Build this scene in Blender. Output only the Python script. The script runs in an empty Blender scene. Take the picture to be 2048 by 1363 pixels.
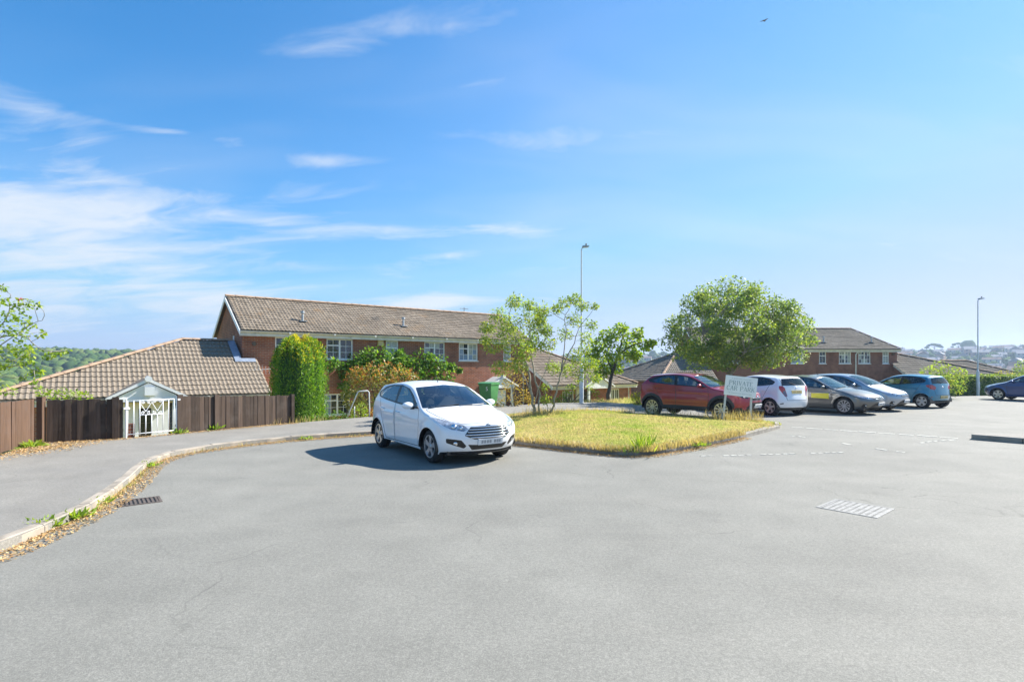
import bpy, bmesh, math, random
import numpy as np
from mathutils import Vector, Matrix
from mathutils.geometry import delaunay_2d_cdt

R = math.radians
rng = random.Random(7)
nprng = np.random.default_rng(11)
scene = bpy.context.scene
COL = scene.collection

# ------------------------------------------------------------------ camera, sky, sun, exposure
SUN_AZ, SUN_EL = 63.0, 39.0          # degrees right of the view direction (+Y), and above the horizon
cam_d = bpy.data.cameras.new("camera")
cam = bpy.data.objects.new("camera", cam_d)
COL.objects.link(cam)
cam.location = (0, 0, 1.77)
cam.rotation_euler = (R(90), 0, 0)
cam_d.sensor_width = 36.0
cam_d.lens = 36.0 * 1100 / 2048
cam_d.shift_y = 53.5 / 2048
cam_d.clip_start = 0.05
cam_d.clip_end = 20000
scene.camera = cam

scene.view_settings.view_transform = 'Standard'
scene.view_settings.look = 'None'
scene.view_settings.exposure = 1.34
scene.view_settings.gamma = 1.0
scene.view_settings.use_curve_mapping = False
scene.cycles.use_denoising = True
scene.cycles.max_bounces = 8
scene.cycles.transparent_max_bounces = 24
scene.cycles.volume_bounces = 0
scene.cycles.caustics_reflective = False
scene.cycles.caustics_refractive = False
scene.cycles.sample_clamp_indirect = 6.0


def nd(nt, kind, ins=None, **props):
    n = nt.nodes.new(kind)
    for k, v in props.items():
        setattr(n, k, v)
    for k, v in (ins or {}).items():
        s = n.inputs[k]
        if hasattr(v, 'is_output') or isinstance(v, bpy.types.NodeSocket):
            nt.links.new(v, s)
        elif hasattr(v, 'outputs'):
            nt.links.new(v.outputs[0], s)
        else:
            s.default_value = v
    return n


def M(nt, op, a, b=None, c=None, clamp=False):
    n = nt.nodes.new('ShaderNodeMath')
    n.operation = op
    n.use_clamp = clamp
    for i, v in enumerate((a, b, c)):
        if v is None:
            continue
        if isinstance(v, (int, float)):
            n.inputs[i].default_value = v
        else:
            nt.links.new(v.outputs[0] if hasattr(v, 'outputs') else v, n.inputs[i])
    return n.outputs[0]


def ramp(nt, fac, stops, interp='LINEAR'):
    n = nt.nodes.new('ShaderNodeValToRGB')
    n.color_ramp.interpolation = interp
    e = n.color_ramp.elements
    while len(e) < len(stops):
        e.new(0.5)
    for el, (p, c) in zip(e, stops):
        el.position = p
        el.color = (c[0], c[1], c[2], 1) if not isinstance(c, (int, float)) else (c, c, c, 1)
    nt.links.new(fac.outputs[0] if hasattr(fac, 'outputs') else fac, n.inputs[0])
    return n.outputs[0]


def mix(nt, fac, a, b, blend='MIX'):
    n = nt.nodes.new('ShaderNodeMix')
    n.data_type = 'RGBA'
    n.blend_type = blend
    for s, v in ((n.inputs[0], fac), (n.inputs[6], a), (n.inputs[7], b)):
        if isinstance(v, (int, float)):
            s.default_value = v
        elif isinstance(v, tuple):
            s.default_value = (v[0], v[1], v[2], 1)
        else:
            nt.links.new(v.outputs[0] if hasattr(v, 'outputs') else v, s)
    return n.outputs[2]


# sky: Nishita plus fair-weather cirrus and a broken cloud bank low on the left
world = bpy.data.worlds.new("World")
scene.world = world
world.use_nodes = True
world.cycles.sampling_method = 'MANUAL'
world.cycles.sample_map_resolution = 256
wt = world.node_tree
wt.nodes.clear()
sky = nd(wt, 'ShaderNodeTexSky', sky_type='NISHITA', sun_disc=False, sun_elevation=R(SUN_EL), sun_rotation=R(SUN_AZ),
         altitude=60, air_density=1.1, dust_density=0.25, ozone_density=3.0)
tc = nd(wt, 'ShaderNodeTexCoord')
sep = nd(wt, 'ShaderNodeSeparateXYZ', {0: tc.outputs['Generated']})
dx, dy, dz = sep.outputs
az = M(wt, 'ARCTAN2', dx, dy)                       # azimuth, radians, 0 = +Y
el = M(wt, 'ARCSINE', dz)                           # elevation, radians
ael = nd(wt, 'ShaderNodeCombineXYZ', {0: az, 1: el, 2: 0.0}).outputs[0]
up = M(wt, 'MAXIMUM', dz, 0.0)
den = M(wt, 'ADD', up, 0.22)
plane = nd(wt, 'ShaderNodeCombineXYZ', {0: M(wt, 'DIVIDE', dx, den), 1: M(wt, 'DIVIDE', dy, den), 2: 0.0})
rotp = nd(wt, 'ShaderNodeMapping', {0: plane.outputs[0], 'Rotation': (0, 0, R(-18)), 'Scale': (0.75, 1.9, 1)})
warp = nd(wt, 'ShaderNodeTexNoise', {'Vector': rotp.outputs[0], 'Scale': 1.6, 'Detail': 2.0})
wv = nd(wt, 'ShaderNodeVectorMath', {0: warp.outputs['Color'], 1: (0.7, 0.7, 0.0)}, operation='MULTIPLY')
pw = nd(wt, 'ShaderNodeVectorMath', {0: rotp.outputs[0], 1: wv.outputs[0]}, operation='ADD')
n1 = nd(wt, 'ShaderNodeTexNoise', {'Vector': pw.outputs[0], 'Scale': 2.6, 'Detail': 8.0, 'Roughness': 0.60})
n2 = nd(wt, 'ShaderNodeTexNoise', {'Vector': pw.outputs[0], 'Scale': 0.8, 'Detail': 3.0, 'Roughness': 0.55})


def dirn(px, py):
    x, z = (px - 1024) / 1100, (735 - py) / 1100
    return math.atan2(x, 1.0), math.atan2(z, math.hypot(1.0, x))


def bank(px, py, sx, sy, amp, rot):
    """a cloud's soft place in the sky: direction of its middle, half spreads, strength, tilt"""
    a0, e0 = dirn(px, py)
    ca_, sa_ = math.cos(rot), math.sin(rot)
    k = 1250.0
    mp = nd(wt, 'ShaderNodeMapping', {0: ael, 'Location': (a0, e0, 0), 'Rotation': (0, 0, rot), 'Scale': (sx / k, sy / k, 1)}, vector_type='TEXTURE')
    q = nd(wt, 'ShaderNodeVectorMath', {0: mp.outputs[0], 1: mp.outputs[0]}, operation='DOT_PRODUCT').outputs['Value']
    return M(wt, 'MULTIPLY', M(wt, 'EXPONENT', M(wt, 'MULTIPLY', q, -1.0)), amp)


CLOUDS = [  # px, py of the middle, half spreads in px, strength, tilt
    (340, 400, 300, 50, .22, .16), (60, 440, 280, 60, .24, -.05), (230, 600, 560, 85, .28, .0), (180, 470, 420, 70, .08, .06), (20, 200, 130, 30, .24, -.10),
    (690, 460, 160, 20, .30, .03), (730, 66, 260, 34, .22, .26), (990, 275, 300, 26, .19, -.03), (150, 290, 60, 50, .10, .2),
    (690, 322, 120, 16, .24, .12), (900, 510, 130, 12, .24, .10), (1040, 465, 170, 28, .20, .03), (860, 608, 110, 20, .36, .08), (330, 262, 120, 9, .22, .06),
]
acc = None
for c_ in CLOUDS:
    g = bank(*c_)
    acc = g if acc is None else M(wt, 'ADD', acc, g)
nsum = M(wt, 'ADD', M(wt, 'MULTIPLY', n1, 0.92), M(wt, 'MULTIPLY', n2, 0.30))
dens = M(wt, 'ADD', nsum, acc)
cl = nd(wt, 'ShaderNodeMapRange', {0: dens, 1: 0.67, 2: 1.08, 3: 0.0, 4: 0.88}, interpolation_type='SMOOTHSTEP')
veil = nd(wt, 'ShaderNodeMapRange', {0: n2.outputs[0], 1: 0.40, 2: 0.75, 3: 0.0, 4: 0.22}, interpolation_type='SMOOTHSTEP')
cfac = M(wt, 'MAXIMUM', cl.outputs[0], veil.outputs[0])
tint = mix(wt, 1.0, sky.outputs[0], (0.52, 1.06, 1.36), 'MULTIPLY')
sat = nd(wt, 'ShaderNodeHueSaturation', {'Hue': 0.5, 'Saturation': 1.18, 'Value': 1.12, 'Color': tint}).outputs[0]
cap = mix(wt, 1.0, sat, (3.6, 4.8, 7.6), 'DARKEN')
sdir = (math.sin(R(SUN_AZ)) * math.cos(R(SUN_EL)), math.cos(R(SUN_AZ)) * math.cos(R(SUN_EL)), math.sin(R(SUN_EL)))
toward = M(wt, 'MAXIMUM', nd(wt, 'ShaderNodeVectorMath', {0: tc.outputs['Generated'], 1: sdir}, operation='DOT_PRODUCT').outputs['Value'], 0.0)
low = M(wt, 'EXPONENT', M(wt, 'MULTIPLY', M(wt, 'ABSOLUTE', el), -4.6))
glow = M(wt, 'MULTIPLY', M(wt, 'MULTIPLY', toward, toward), M(wt, 'EXPONENT', M(wt, 'MULTIPLY', M(wt, 'ABSOLUTE', el), -1.7)))
hz = M(wt, 'ADD', M(wt, 'MULTIPLY', low, 0.78), M(wt, 'MULTIPLY', glow, 0.85), clamp=True)
hazec = mix(wt, hz, cap, (4.7, 5.4, 6.8))
skyc = mix(wt, cfac, hazec, (6.3, 6.75, 7.3))
bg = nd(wt, 'ShaderNodeBackground', {'Color': skyc, 'Strength': 0.054})
wo = nd(wt, 'ShaderNodeOutputWorld', {0: bg.outputs[0]})

sun_d = bpy.data.lights.new("sun", 'SUN')
sun_d.energy = 4.6
sun_d.angle = R(0.53)
sun_d.color = (1.0, 0.95, 0.87)
sun = bpy.data.objects.new("sun", sun_d)
COL.objects.link(sun)
_s = Vector((math.sin(R(SUN_AZ)) * math.cos(R(SUN_EL)), math.cos(R(SUN_AZ)) * math.cos(R(SUN_EL)), math.sin(R(SUN_EL))))
sun.rotation_euler = _s.to_track_quat('Z', 'Y').to_euler()
sun.location = _s * 100

# ------------------------------------------------------------------ helpers


def tag(o, label=None, cat=None, group=None, kind=None):
    if label: o['label'] = label
    if cat: o['category'] = cat
    if group: o['group'] = group
    if kind: o['kind'] = kind
    return o


def empty(name, loc=(0, 0, 0), rz=0.0, label=None, cat=None, group=None):
    o = bpy.data.objects.new(name, None)
    o.empty_display_size = 0.2
    o.location = loc
    o.rotation_euler = (0, 0, rz)
    COL.objects.link(o)
    return tag(o, label, cat, group)


def link(name, me, mat=None, parent=None, loc=None):
    o = bpy.data.objects.new(name, me)
    COL.objects.link(o)
    if mat is not None:
        me.materials.clear()
        for m in (mat if isinstance(mat, (list, tuple)) else [mat]):
            me.materials.append(m)
    if parent is not None:
        o.parent = parent
    if loc is not None:
        o.location = loc
    return o


def smooth(me, on=True, angle=None):
    me.polygons.foreach_set('use_smooth', [on] * len(me.polygons))
    if angle is not None:
        me.set_sharp_from_angle(angle=R(angle))


class MB:
    def __init__(s):
        s.v, s.f, s.m = [], [], []

    def add(s, vs, fs, mi=0):
        b = len(s.v)
        s.v += [tuple(p) for p in vs]
        s.f += [tuple(i + b for i in q) for q in fs]
        s.m += [mi] * len(fs)
        return s

    def box(s, x0, x1, y0, y1, z0, z1, mi=0, T=None):
        vs = [(x, y, z) for z in (z0, z1) for y in (y0, y1) for x in (x0, x1)]
        if T is not None:
            vs = [T @ Vector(p) for p in vs]
        return s.add(vs, [(0, 2, 3, 1), (4, 5, 7, 6), (0, 1, 5, 4), (2, 6, 7, 3), (0, 4, 6, 2), (1, 3, 7, 5)], mi)

    def quad(s, a, b, c, d, mi=0):
        return s.add([a, b, c, d], [(0, 1, 2, 3)], mi)

    def tube(s, pts, r, n=8, mi=0, caps=True):
        pts = [Vector(p) for p in pts]
        rs = r if isinstance(r, (list, tuple)) else [r] * len(pts)
        base = len(s.v)
        up0 = None
        for i, p in enumerate(pts):
            d = (pts[min(i + 1, len(pts) - 1)] - pts[max(i - 1, 0)])
            d = d.normalized() if d.length > 1e-9 else Vector((0, 0, 1))
            if up0 is None:
                up0 = Vector((1, 0, 0)) if abs(d.x) < 0.8 else Vector((0, 1, 0))
            x = (up0 - d * up0.dot(d))
            x = x.normalized() if x.length > 1e-6 else d.orthogonal().normalized()
            up0 = x
            y = d.cross(x)
            for k in range(n):
                a = 2 * math.pi * k / n
                s.v.append(tuple(p + (x * math.cos(a) + y * math.sin(a)) * rs[i]))
        for i in range(len(pts) - 1):
            for k in range(n):
                a, b = base + i * n + k, base + i * n + (k + 1) % n
                s.f.append((a, b, b + n, a + n))
                s.m.append(mi)
        if caps:
            s.f.append(tuple(base + k for k in range(n))[::-1]); s.m.append(mi)
            s.f.append(tuple(base + (len(pts) - 1) * n + k for k in range(n))); s.m.append(mi)
        return s

    def prism(s, poly, axis, a0, a1, mi=0):
        """poly of 2D points extruded along axis 'x','y' or 'z' from a0 to a1"""
        def P(u, w, a):
            return (a, u, w) if axis == 'x' else ((u, a, w) if axis == 'y' else (u, w, a))
        n = len(poly)
        vs = [P(u, w, a0) for u, w in poly] + [P(u, w, a1) for u, w in poly]
        fs = [tuple(range(n))[::-1], tuple(range(n, 2 * n))]
        fs += [(i, (i + 1) % n, n + (i + 1) % n, n + i) for i in range(n)]
        return s.add(vs, fs, mi)

    def lathe(s, prof, n=24, axis='z', mi=0, c=(0, 0, 0)):
        base = len(s.v)
        for (r, h) in prof:
            for k in range(n):
                a = 2 * math.pi * k / n
                u, w = r * math.cos(a), r * math.sin(a)
                p = (u, w, h) if axis == 'z' else ((u, h, w) if axis == 'y' else (h, u, w))
                s.v.append((p[0] + c[0], p[1] + c[1], p[2] + c[2]))
        for i in range(len(prof) - 1):
            for k in range(n):
                a, b = base + i * n + k, base + i * n + (k + 1) % n
                s.f.append((a, b, b + n, a + n)); s.m.append(mi)
        return s

    def mesh(s, name, sm=False, angle=None, fix=False):
        me = bpy.data.meshes.new(name)
        me.from_pydata(s.v, [], s.f)
        me.update()
        if fix:
            bm = bmesh.new(); bm.from_mesh(me)
            bmesh.ops.recalc_face_normals(bm, faces=bm.faces)
            bm.to_mesh(me); bm.free()
        if any(s.m):
            me.polygons.foreach_set('material_index', s.m)
        if sm:
            smooth(me, True, angle)
        return me

    def build(s, name, mat, parent=None, sm=False, angle=None, fix=True, loc=None):
        return link(name, s.mesh(name, sm, angle, fix), mat, parent, loc)


def npmesh(name, verts, faces):
    """verts (N,3) array, faces (M,k) int array, k = 3 or 4"""
    me = bpy.data.meshes.new(name)
    nv, nf, k = len(verts), len(faces), faces.shape[1]
    me.vertices.add(nv)
    me.vertices.foreach_set('co', np.ascontiguousarray(verts, dtype=np.float32).ravel())
    me.loops.add(nf * k)
    me.loops.foreach_set('vertex_index', np.ascontiguousarray(faces, dtype=np.int32).ravel())
    me.polygons.add(nf)
    me.polygons.foreach_set('loop_start', np.arange(0, nf * k, k, dtype=np.int32))
    me.polygons.foreach_set('loop_total', np.full(nf, k, dtype=np.int32))
    me.update(calc_edges=True)
    return me


# ------------------------------------------------------------------ materials
MATS = {}


def new_mat(name):
    m = bpy.data.materials.new(name)
    m.use_nodes = True
    nt = m.node_tree
    nt.nodes.clear()
    out = nt.nodes.new('ShaderNodeOutputMaterial')
    MATS[name] = m
    return m, nt, out


def noise(nt, scale, detail=4.0, rough=0.55, vec=None, coord='Object'):
    if vec is None:
        vec = nd(nt, 'ShaderNodeTexCoord').outputs[coord]
    return nd(nt, 'ShaderNodeTexNoise', {'Vector': vec, 'Scale': scale, 'Detail': detail, 'Roughness': rough}).outputs[0]


def bumpn(nt, h, strength=0.3, dist=0.01):
    return nd(nt, 'ShaderNodeBump', {'Strength': strength, 'Distance': dist, 'Height': h}).outputs[0]


def plain(name, col, rough=0.5, metal=0.0, var=0.12, vscale=3.0, bump=0.0, bscale=60.0, spec=0.5, coat=0.0, island=0.0, dirt=None):
    m, nt, out = new_mat(name)
    n = noise(nt, vscale, 5.0, 0.6)
    lo = tuple(c * (1 - var) for c in col)
    hi = tuple(min(1.0, c * (1 + var)) for c in col)
    c = ramp(nt, n, [(0.32, lo), (0.68, hi)])
    if island:
        g = nd(nt, 'ShaderNodeNewGeometry')
        c = mix(nt, 1.0, c, ramp(nt, g.outputs['Random Per Island'], [(0, 1 - island), (1, 1 + island)]), 'MULTIPLY')
    if dirt:
        dn = noise(nt, dirt[1], 6.0, 0.7)
        c = mix(nt, ramp(nt, dn, [(dirt[2], 0.0), (dirt[3], 1.0)]), c, dirt[0])
    ins = {'Base Color': c, 'Roughness': rough, 'Metallic': metal, 'Specular IOR Level': spec, 'Coat Weight': coat, 'Coat Roughness': 0.03}
    if bump:
        ins['Normal'] = bumpn(nt, noise(nt, bscale, 4.0), bump, 0.01)
    b = nd(nt, 'ShaderNodeBsdfPrincipled', ins)
    nt.links.new(b.outputs[0], out.inputs[0])
    return m


def leaf_mat(name, c1, c2, c3=None, trans=0.45, gloss=0.025):
    m, nt, out = new_mat(name)
    g = nd(nt, 'ShaderNodeNewGeometry')
    stops = [(0.0, c1), (0.55, c2), (1.0, c3 or c2)]
    c = ramp(nt, g.outputs['Random Per Island'], stops)
    n = noise(nt, 0.9, 3.0)
    c = mix(nt, 1.0, c, ramp(nt, n, [(0.3, 0.78), (0.7, 1.18)]), 'MULTIPLY')
    d = nd(nt, 'ShaderNodeBsdfDiffuse', {'Color': c})
    tcol = mix(nt, 1.0, c, (1.25, 1.25, 0.6), 'MULTIPLY')
    t = nd(nt, 'ShaderNodeBsdfTranslucent', {'Color': tcol})
    mx = nd(nt, 'ShaderNodeMixShader', {0: trans, 1: d.outputs[0], 2: t.outputs[0]})
    gl = nd(nt, 'ShaderNodeBsdfGlossy', {'Color': (1, 1, 1, 1), 'Roughness': 0.5})
    mx2 = nd(nt, 'ShaderNodeMixShader', {0: gloss, 1: mx.outputs[0], 2: gl.outputs[0]})
    nt.links.new(mx2.outputs[0], out.inputs[0])
    return m


def glass_mat(name, tint=(0.5, 0.56, 0.56), ior=1.5, base=0.0):
    m, nt, out = new_mat(name)
    fr = nd(nt, 'ShaderNodeFresnel', {'IOR': ior})
    f = M(nt, 'ADD', fr.outputs[0], base, clamp=True)
    tr = nd(nt, 'ShaderNodeBsdfTransparent', {'Color': (*tint, 1)})
    gl = nd(nt, 'ShaderNodeBsdfGlossy', {'Color': (1, 1, 1, 1), 'Roughness': 0.015})
    mx = nd(nt, 'ShaderNodeMixShader', {0: f, 1: tr.outputs[0], 2: gl.outputs[0]})
    nt.links.new(mx.outputs[0], out.inputs[0])
    return m


def brick_mat(name, c1, c2, mortar):
    m, nt, out = new_mat(name)
    s = nd(nt, 'ShaderNodeSeparateXYZ', {0: nd(nt, 'ShaderNodeTexCoord').outputs['Object']})
    v = nd(nt, 'ShaderNodeCombineXYZ', {0: M(nt, 'ADD', s.outputs[0], s.outputs[1]), 1: s.outputs[2], 2: 0.0})
    b = nd(nt, 'ShaderNodeTexBrick', {'Vector': v.outputs[0], 'Color1': (*c1, 1), 'Color2': (*c2, 1), 'Mortar': (*mortar, 1),
           'Scale': 1.0, 'Mortar Size': 0.007, 'Mortar Smooth': 0.3, 'Bias': 0.0, 'Brick Width': 0.225, 'Row Height': 0.075})
    n = noise(nt, 2.2, 5.0)
    c = mix(nt, 1.0, b.outputs['Color'], ramp(nt, n, [(0.3, 0.72), (0.7, 1.22)]), 'MULTIPLY')
    n2 = noise(nt, 0.5, 4.0)
    c = mix(nt, ramp(nt, n2, [(0.45, 0.0), (0.8, 0.35)]), c, (0.36, 0.24, 0.18))
    h = M(nt, 'SUBTRACT', M(nt, 'MULTIPLY', noise(nt, 90, 3.0), 0.25), b.outputs['Fac'])
    p = nd(nt, 'ShaderNodeBsdfPrincipled', {'Base Color': c, 'Roughness': 0.9, 'Specular IOR Level': 0.25, 'Normal': bumpn(nt, h, 0.7, 0.012)})
    nt.links.new(p.outputs[0], out.inputs[0])
    return m


def asphalt_mat(name, base, spread=0.12, warm=(0.30, 0.285, 0.25), speck=1.0):
    m, nt, out = new_mat(name)
    co = nd(nt, 'ShaderNodeTexCoord').outputs['Object']
    fine = nd(nt, 'ShaderNodeTexVoronoi', {'Vector': co, 'Scale': 135.0}).outputs['Color']
    fs = nd(nt, 'ShaderNodeSeparateColor', {0: fine}).outputs[0]
    mid = noise(nt, 28.0, 4.0, 0.7, co)
    big = noise(nt, 0.33, 5.0, 0.6, co)
    st = nd(nt, 'ShaderNodeMapping', {0: co, 'Rotation': (0, 0, R(35)), 'Scale': (0.25, 1.3, 1)})
    streak = noise(nt, 0.8, 6.0, 0.65, st.outputs[0])
    c = ramp(nt, big, [(0.28, tuple(x * (1 - spread) for x in base)), (0.55, base), (0.75, tuple(x * (1 + spread) for x in base))])
    c = mix(nt, ramp(nt, streak, [(0.5, 0.0), (0.78, 0.55)]), c, warm)
    pat = noise(nt, 1.3, 5.0, 0.6, co)
    c = mix(nt, 1.0, c, ramp(nt, pat, [(0.32, 0.94), (0.5, 1.0), (0.68, 1.05)]), 'MULTIPLY')
    stn = noise(nt, 0.75, 3.0, 0.5, nd(nt, 'ShaderNodeMapping', {0: co, 'Location': (7.3, 2.1, 0)}).outputs[0])
    c = mix(nt, ramp(nt, stn, [(0.66, 0.0), (0.74, 0.35)]), c, tuple(x * 0.62 for x in base))
    c = mix(nt, 1.0, c, ramp(nt, fs, [(0.0, 1 - 0.30 * speck), (0.6, 1.0), (1.0, 1 + 0.38 * speck)]), 'MULTIPLY')
    c = mix(nt, 1.0, c, ramp(nt, mid, [(0.3, 0.86), (0.7, 1.12)]), 'MULTIPLY')
    # cracks and thin tarred seams
    cr = nd(nt, 'ShaderNodeTexVoronoi', {'Vector': nd(nt, 'ShaderNodeVectorMath', {0: co, 1: nd(nt, 'ShaderNodeTexNoise', {'Vector': co, 'Scale': 1.1, 'Detail': 4.0}).outputs['Color']}, operation='ADD').outputs[0],
            'Scale': 0.42}, feature='DISTANCE_TO_EDGE').outputs[0]
    crm = M(nt, 'MULTIPLY', ramp(nt, cr, [(0.0, 1.0), (0.007, 0.0)]), ramp(nt, noise(nt, 0.6, 2.0, 0.5, co), [(0.5, 0.0), (0.62, 0.55)]))
    c = mix(nt, crm, c, tuple(x * 0.45 for x in base))
    h = M(nt, 'ADD', M(nt, 'MULTIPLY', fs, 0.7), M(nt, 'MULTIPLY', mid, 0.5))
    p = nd(nt, 'ShaderNodeBsdfPrincipled', {'Base Color': c, 'Roughness': 0.82, 'Specular IOR Level': 0.35, 'Normal': bumpn(nt, h, 0.55, 0.006)})
    nt.links.new(p.outputs[0], out.inputs[0])
    return m


def tile_mat(name, c1, c2, lichen=(0.42, 0.24, 0.10), amount=0.5):
    m, nt, out = new_mat(name)
    g = nd(nt, 'ShaderNodeNewGeometry')
    c = ramp(nt, g.outputs['Random Per Island'], [(0.0, c1), (1.0, c2)])
    n = noise(nt, 5.0, 6.0, 0.7)
    c = mix(nt, 1.0, c, ramp(nt, n, [(0.3, 0.75), (0.7, 1.2)]), 'MULTIPLY')
    c = mix(nt, 1.0, c, ramp(nt, noise(nt, 0.45, 5.0, 0.6), [(0.3, 0.80), (0.5, 1.0), (0.7, 1.14)]), 'MULTIPLY')
    l = noise(nt, 1.1, 5.0, 0.65)
    c = mix(nt, ramp(nt, l, [(0.56, 0.0), (0.72, amount)]), c, lichen)
    p = nd(nt, 'ShaderNodeBsdfPrincipled', {'Base Color': c, 'Roughness': 0.88, 'Specular IOR Level': 0.25, 'Normal': bumpn(nt, noise(nt, 120, 3.0), 0.25, 0.004)})
    nt.links.new(p.outputs[0], out.inputs[0])
    return m


def wood_mat(name, c1, c2, axis_scale=(14, 14, 0.9)):
    m, nt, out = new_mat(name)
    g = nd(nt, 'ShaderNodeNewGeometry')
    oi = nd(nt, 'ShaderNodeObjectInfo')
    c = ramp(nt, oi.outputs['Random'], [(0.0, c1), (1.0, c2)])
    mp = nd(nt, 'ShaderNodeMapping', {0: nd(nt, 'ShaderNodeTexCoord').outputs['Object'], 'Scale': axis_scale})
    gn = noise(nt, 2.0, 6.0, 0.65, mp.outputs[0])
    c = mix(nt, 1.0, c, ramp(nt, gn, [(0.25, 0.62), (0.75, 1.35)]), 'MULTIPLY')
    wn = noise(nt, 2.2, 6.0, 0.7)
    c = mix(nt, ramp(nt, wn, [(0.48, 0.0), (0.72, 0.45)]), c, tuple(min(1, (x * .6 + .055)) for x in c2))
    p = nd(nt, 'ShaderNodeBsdfPrincipled', {'Base Color': c, 'Roughness': 0.8, 'Specular IOR Level': 0.3, 'Normal': bumpn(nt, gn, 0.35, 0.006)})
    nt.links.new(p.outputs[0], out.inputs[0])
    return m


asphalt_mat('asphalt', (0.215, 0.210, 0.186), 0.12, (0.265, 0.254, 0.222), 0.55)
asphalt_mat('paving', (0.255, 0.24, 0.212), 0.2, (0.19, 0.182, 0.17), 0.5)
plain('kerb_stone', (0.33, 0.285, 0.23), 0.85, var=0.22, vscale=4, bump=0.3, dirt=((0.16, 0.14, 0.11), 3.0, 0.52, 0.75))
plain('kerb_shaded', (0.27, 0.245, 0.21), 0.9, var=0.3, vscale=5, bump=0.4)  # darker copy of the kerb stone, shade of the front face in the colour
plain('soil', (0.16, 0.12, 0.07), 0.95, var=0.35, vscale=6, bump=0.5)
brick_mat('brick', (0.36, 0.125, 0.065), (0.25, 0.09, 0.052), (0.38, 0.31, 0.26))
brick_mat('brick_far', (0.27, 0.115, 0.08), (0.21, 0.09, 0.065), (0.27, 0.2, 0.17))
tile_mat('tiles', (0.205, 0.165, 0.124), (0.285, 0.235, 0.180), (0.36, 0.21, 0.09), 0.45)
tile_mat('tiles_far', (0.19, 0.165, 0.13), (0.25, 0.215, 0.17), (0.26, 0.20, 0.12), 0.25)
plain('ridge_tile', (0.36, 0.245, 0.165), 0.88, var=0.2, vscale=5, bump=0.2, dirt=((0.45, 0.22, 0.08), 2.5, 0.55, 0.72))
plain('white_paint', (0.86, 0.87, 0.88), 0.42, var=0.05, vscale=2)
plain('white_aged', (0.66, 0.66, 0.63), 0.55, var=0.12, vscale=2.5, dirt=((0.36, 0.37, 0.33), 3.5, 0.52, 0.78))
plain('upvc', (0.80, 0.81, 0.82), 0.32, var=0.03)
plain('lead', (0.30, 0.36, 0.46), 0.45, metal=0.3, var=0.2, vscale=6)
plain('unlit_black', (0.012, 0.013, 0.014), 0.8)  # near-black painted for the shade inside rooms and drain
plain('cream_plastic', (0.62, 0.48, 0.22), 0.5)
plain('galvanised', (0.40, 0.43, 0.45), 0.5, metal=0.55, var=0.15, vscale=5)
plain('grey_post', (0.62, 0.66, 0.68), 0.55, var=0.12, vscale=3)
plain('iron', (0.14, 0.11, 0.09), 0.7, metal=0.4, var=0.3, vscale=12)
plain('cover_steel', (0.27, 0.265, 0.25), 0.6, metal=0.2, var=0.25, vscale=20)
plain('slot_shade_tint', (0.13, 0.125, 0.118), 0.8, metal=0.2, var=0.25, vscale=14)  # dark tint painted for the shade inside the cover's slots
plain('road_paint', (0.58, 0.56, 0.49), 0.85, var=0.25, vscale=14, dirt=((0.26, 0.25, 0.22), 9.0, 0.50, 0.72))
plain('bin_green', (0.055, 0.22, 0.075), 0.5, var=0.12, vscale=3)
plain('sign_grey', (0.84, 0.88, 0.89), 0.5, var=0.05, vscale=4)
plain('sign_ink', (0.26, 0.36, 0.40), 0.6)
plain('sign_ink_faint', (0.55, 0.62, 0.64), 0.6)
wood_mat('fence_dark', (0.042, 0.029, 0.021), (0.115, 0.078, 0.057))
wood_mat('fence_brown', (0.105, 0.062, 0.040), (0.125, 0.076, 0.052))
plain('bark_pale', (0.30, 0.27, 0.22), 0.9, var=0.3, vscale=8, bump=0.5, bscale=30)
plain('bark_dark', (0.085, 0.07, 0.055), 0.9, var=0.35, vscale=8, bump=0.5, bscale=30)
plain('pane', (0.018, 0.028, 0.036), 0.03, var=0.1, spec=0.9)
plain('pane_blue', (0.22, 0.30, 0.42), 0.05, var=0.15, vscale=4, spec=0.8)
plain('curtain', (0.34, 0.38, 0.36), 0.25, var=0.3, vscale=9, spec=0.9)
plain('door_dark', (0.02, 0.025, 0.024), 0.15, var=0.2)
leaf_mat('leaf_lime', (0.17, 0.29, 0.025), (0.27, 0.40, 0.035), (0.42, 0.48, 0.06), 0.5)
leaf_mat('leaf_rowan', (0.18, 0.30, 0.05), (0.30, 0.42, 0.06), (0.46, 0.44, 0.08), 0.55)
leaf_mat('leaf_mid', (0.13, 0.22, 0.05), (0.21, 0.31, 0.06), (0.40, 0.45, 0.09), 0.5, 0.05)
leaf_mat('leaf_vine', (0.055, 0.15, 0.016), (0.13, 0.27, 0.025), (0.28, 0.43, 0.05), 0.45)
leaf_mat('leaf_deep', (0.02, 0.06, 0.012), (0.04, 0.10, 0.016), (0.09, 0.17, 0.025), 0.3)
leaf_mat('leaf_cypress', (0.06, 0.17, 0.014), (0.15, 0.32, 0.02), (0.32, 0.46, 0.03), 0.4)
leaf_mat('leaf_gold', (0.44, 0.41, 0.022), (0.56, 0.50, 0.03), (0.64, 0.56, 0.05), 0.45)
leaf_mat('leaf_red', (0.42, 0.15, 0.05), (0.55, 0.24, 0.07), (0.60, 0.36, 0.12), 0.45)
leaf_mat('leaf_photinia', (0.12, 0.19, 0.03), (0.27, 0.30, 0.05), (0.46, 0.38, 0.09), 0.42, 0.06)
leaf_mat('leaf_orange', (0.52, 0.32, 0.06), (0.58, 0.42, 0.09), (0.42, 0.40, 0.08), 0.5)
leaf_mat('petal_red', (0.6, 0.06, 0.07), (0.65, 0.08, 0.09), (0.7, 0.12, 0.1), 0.4)
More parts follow.
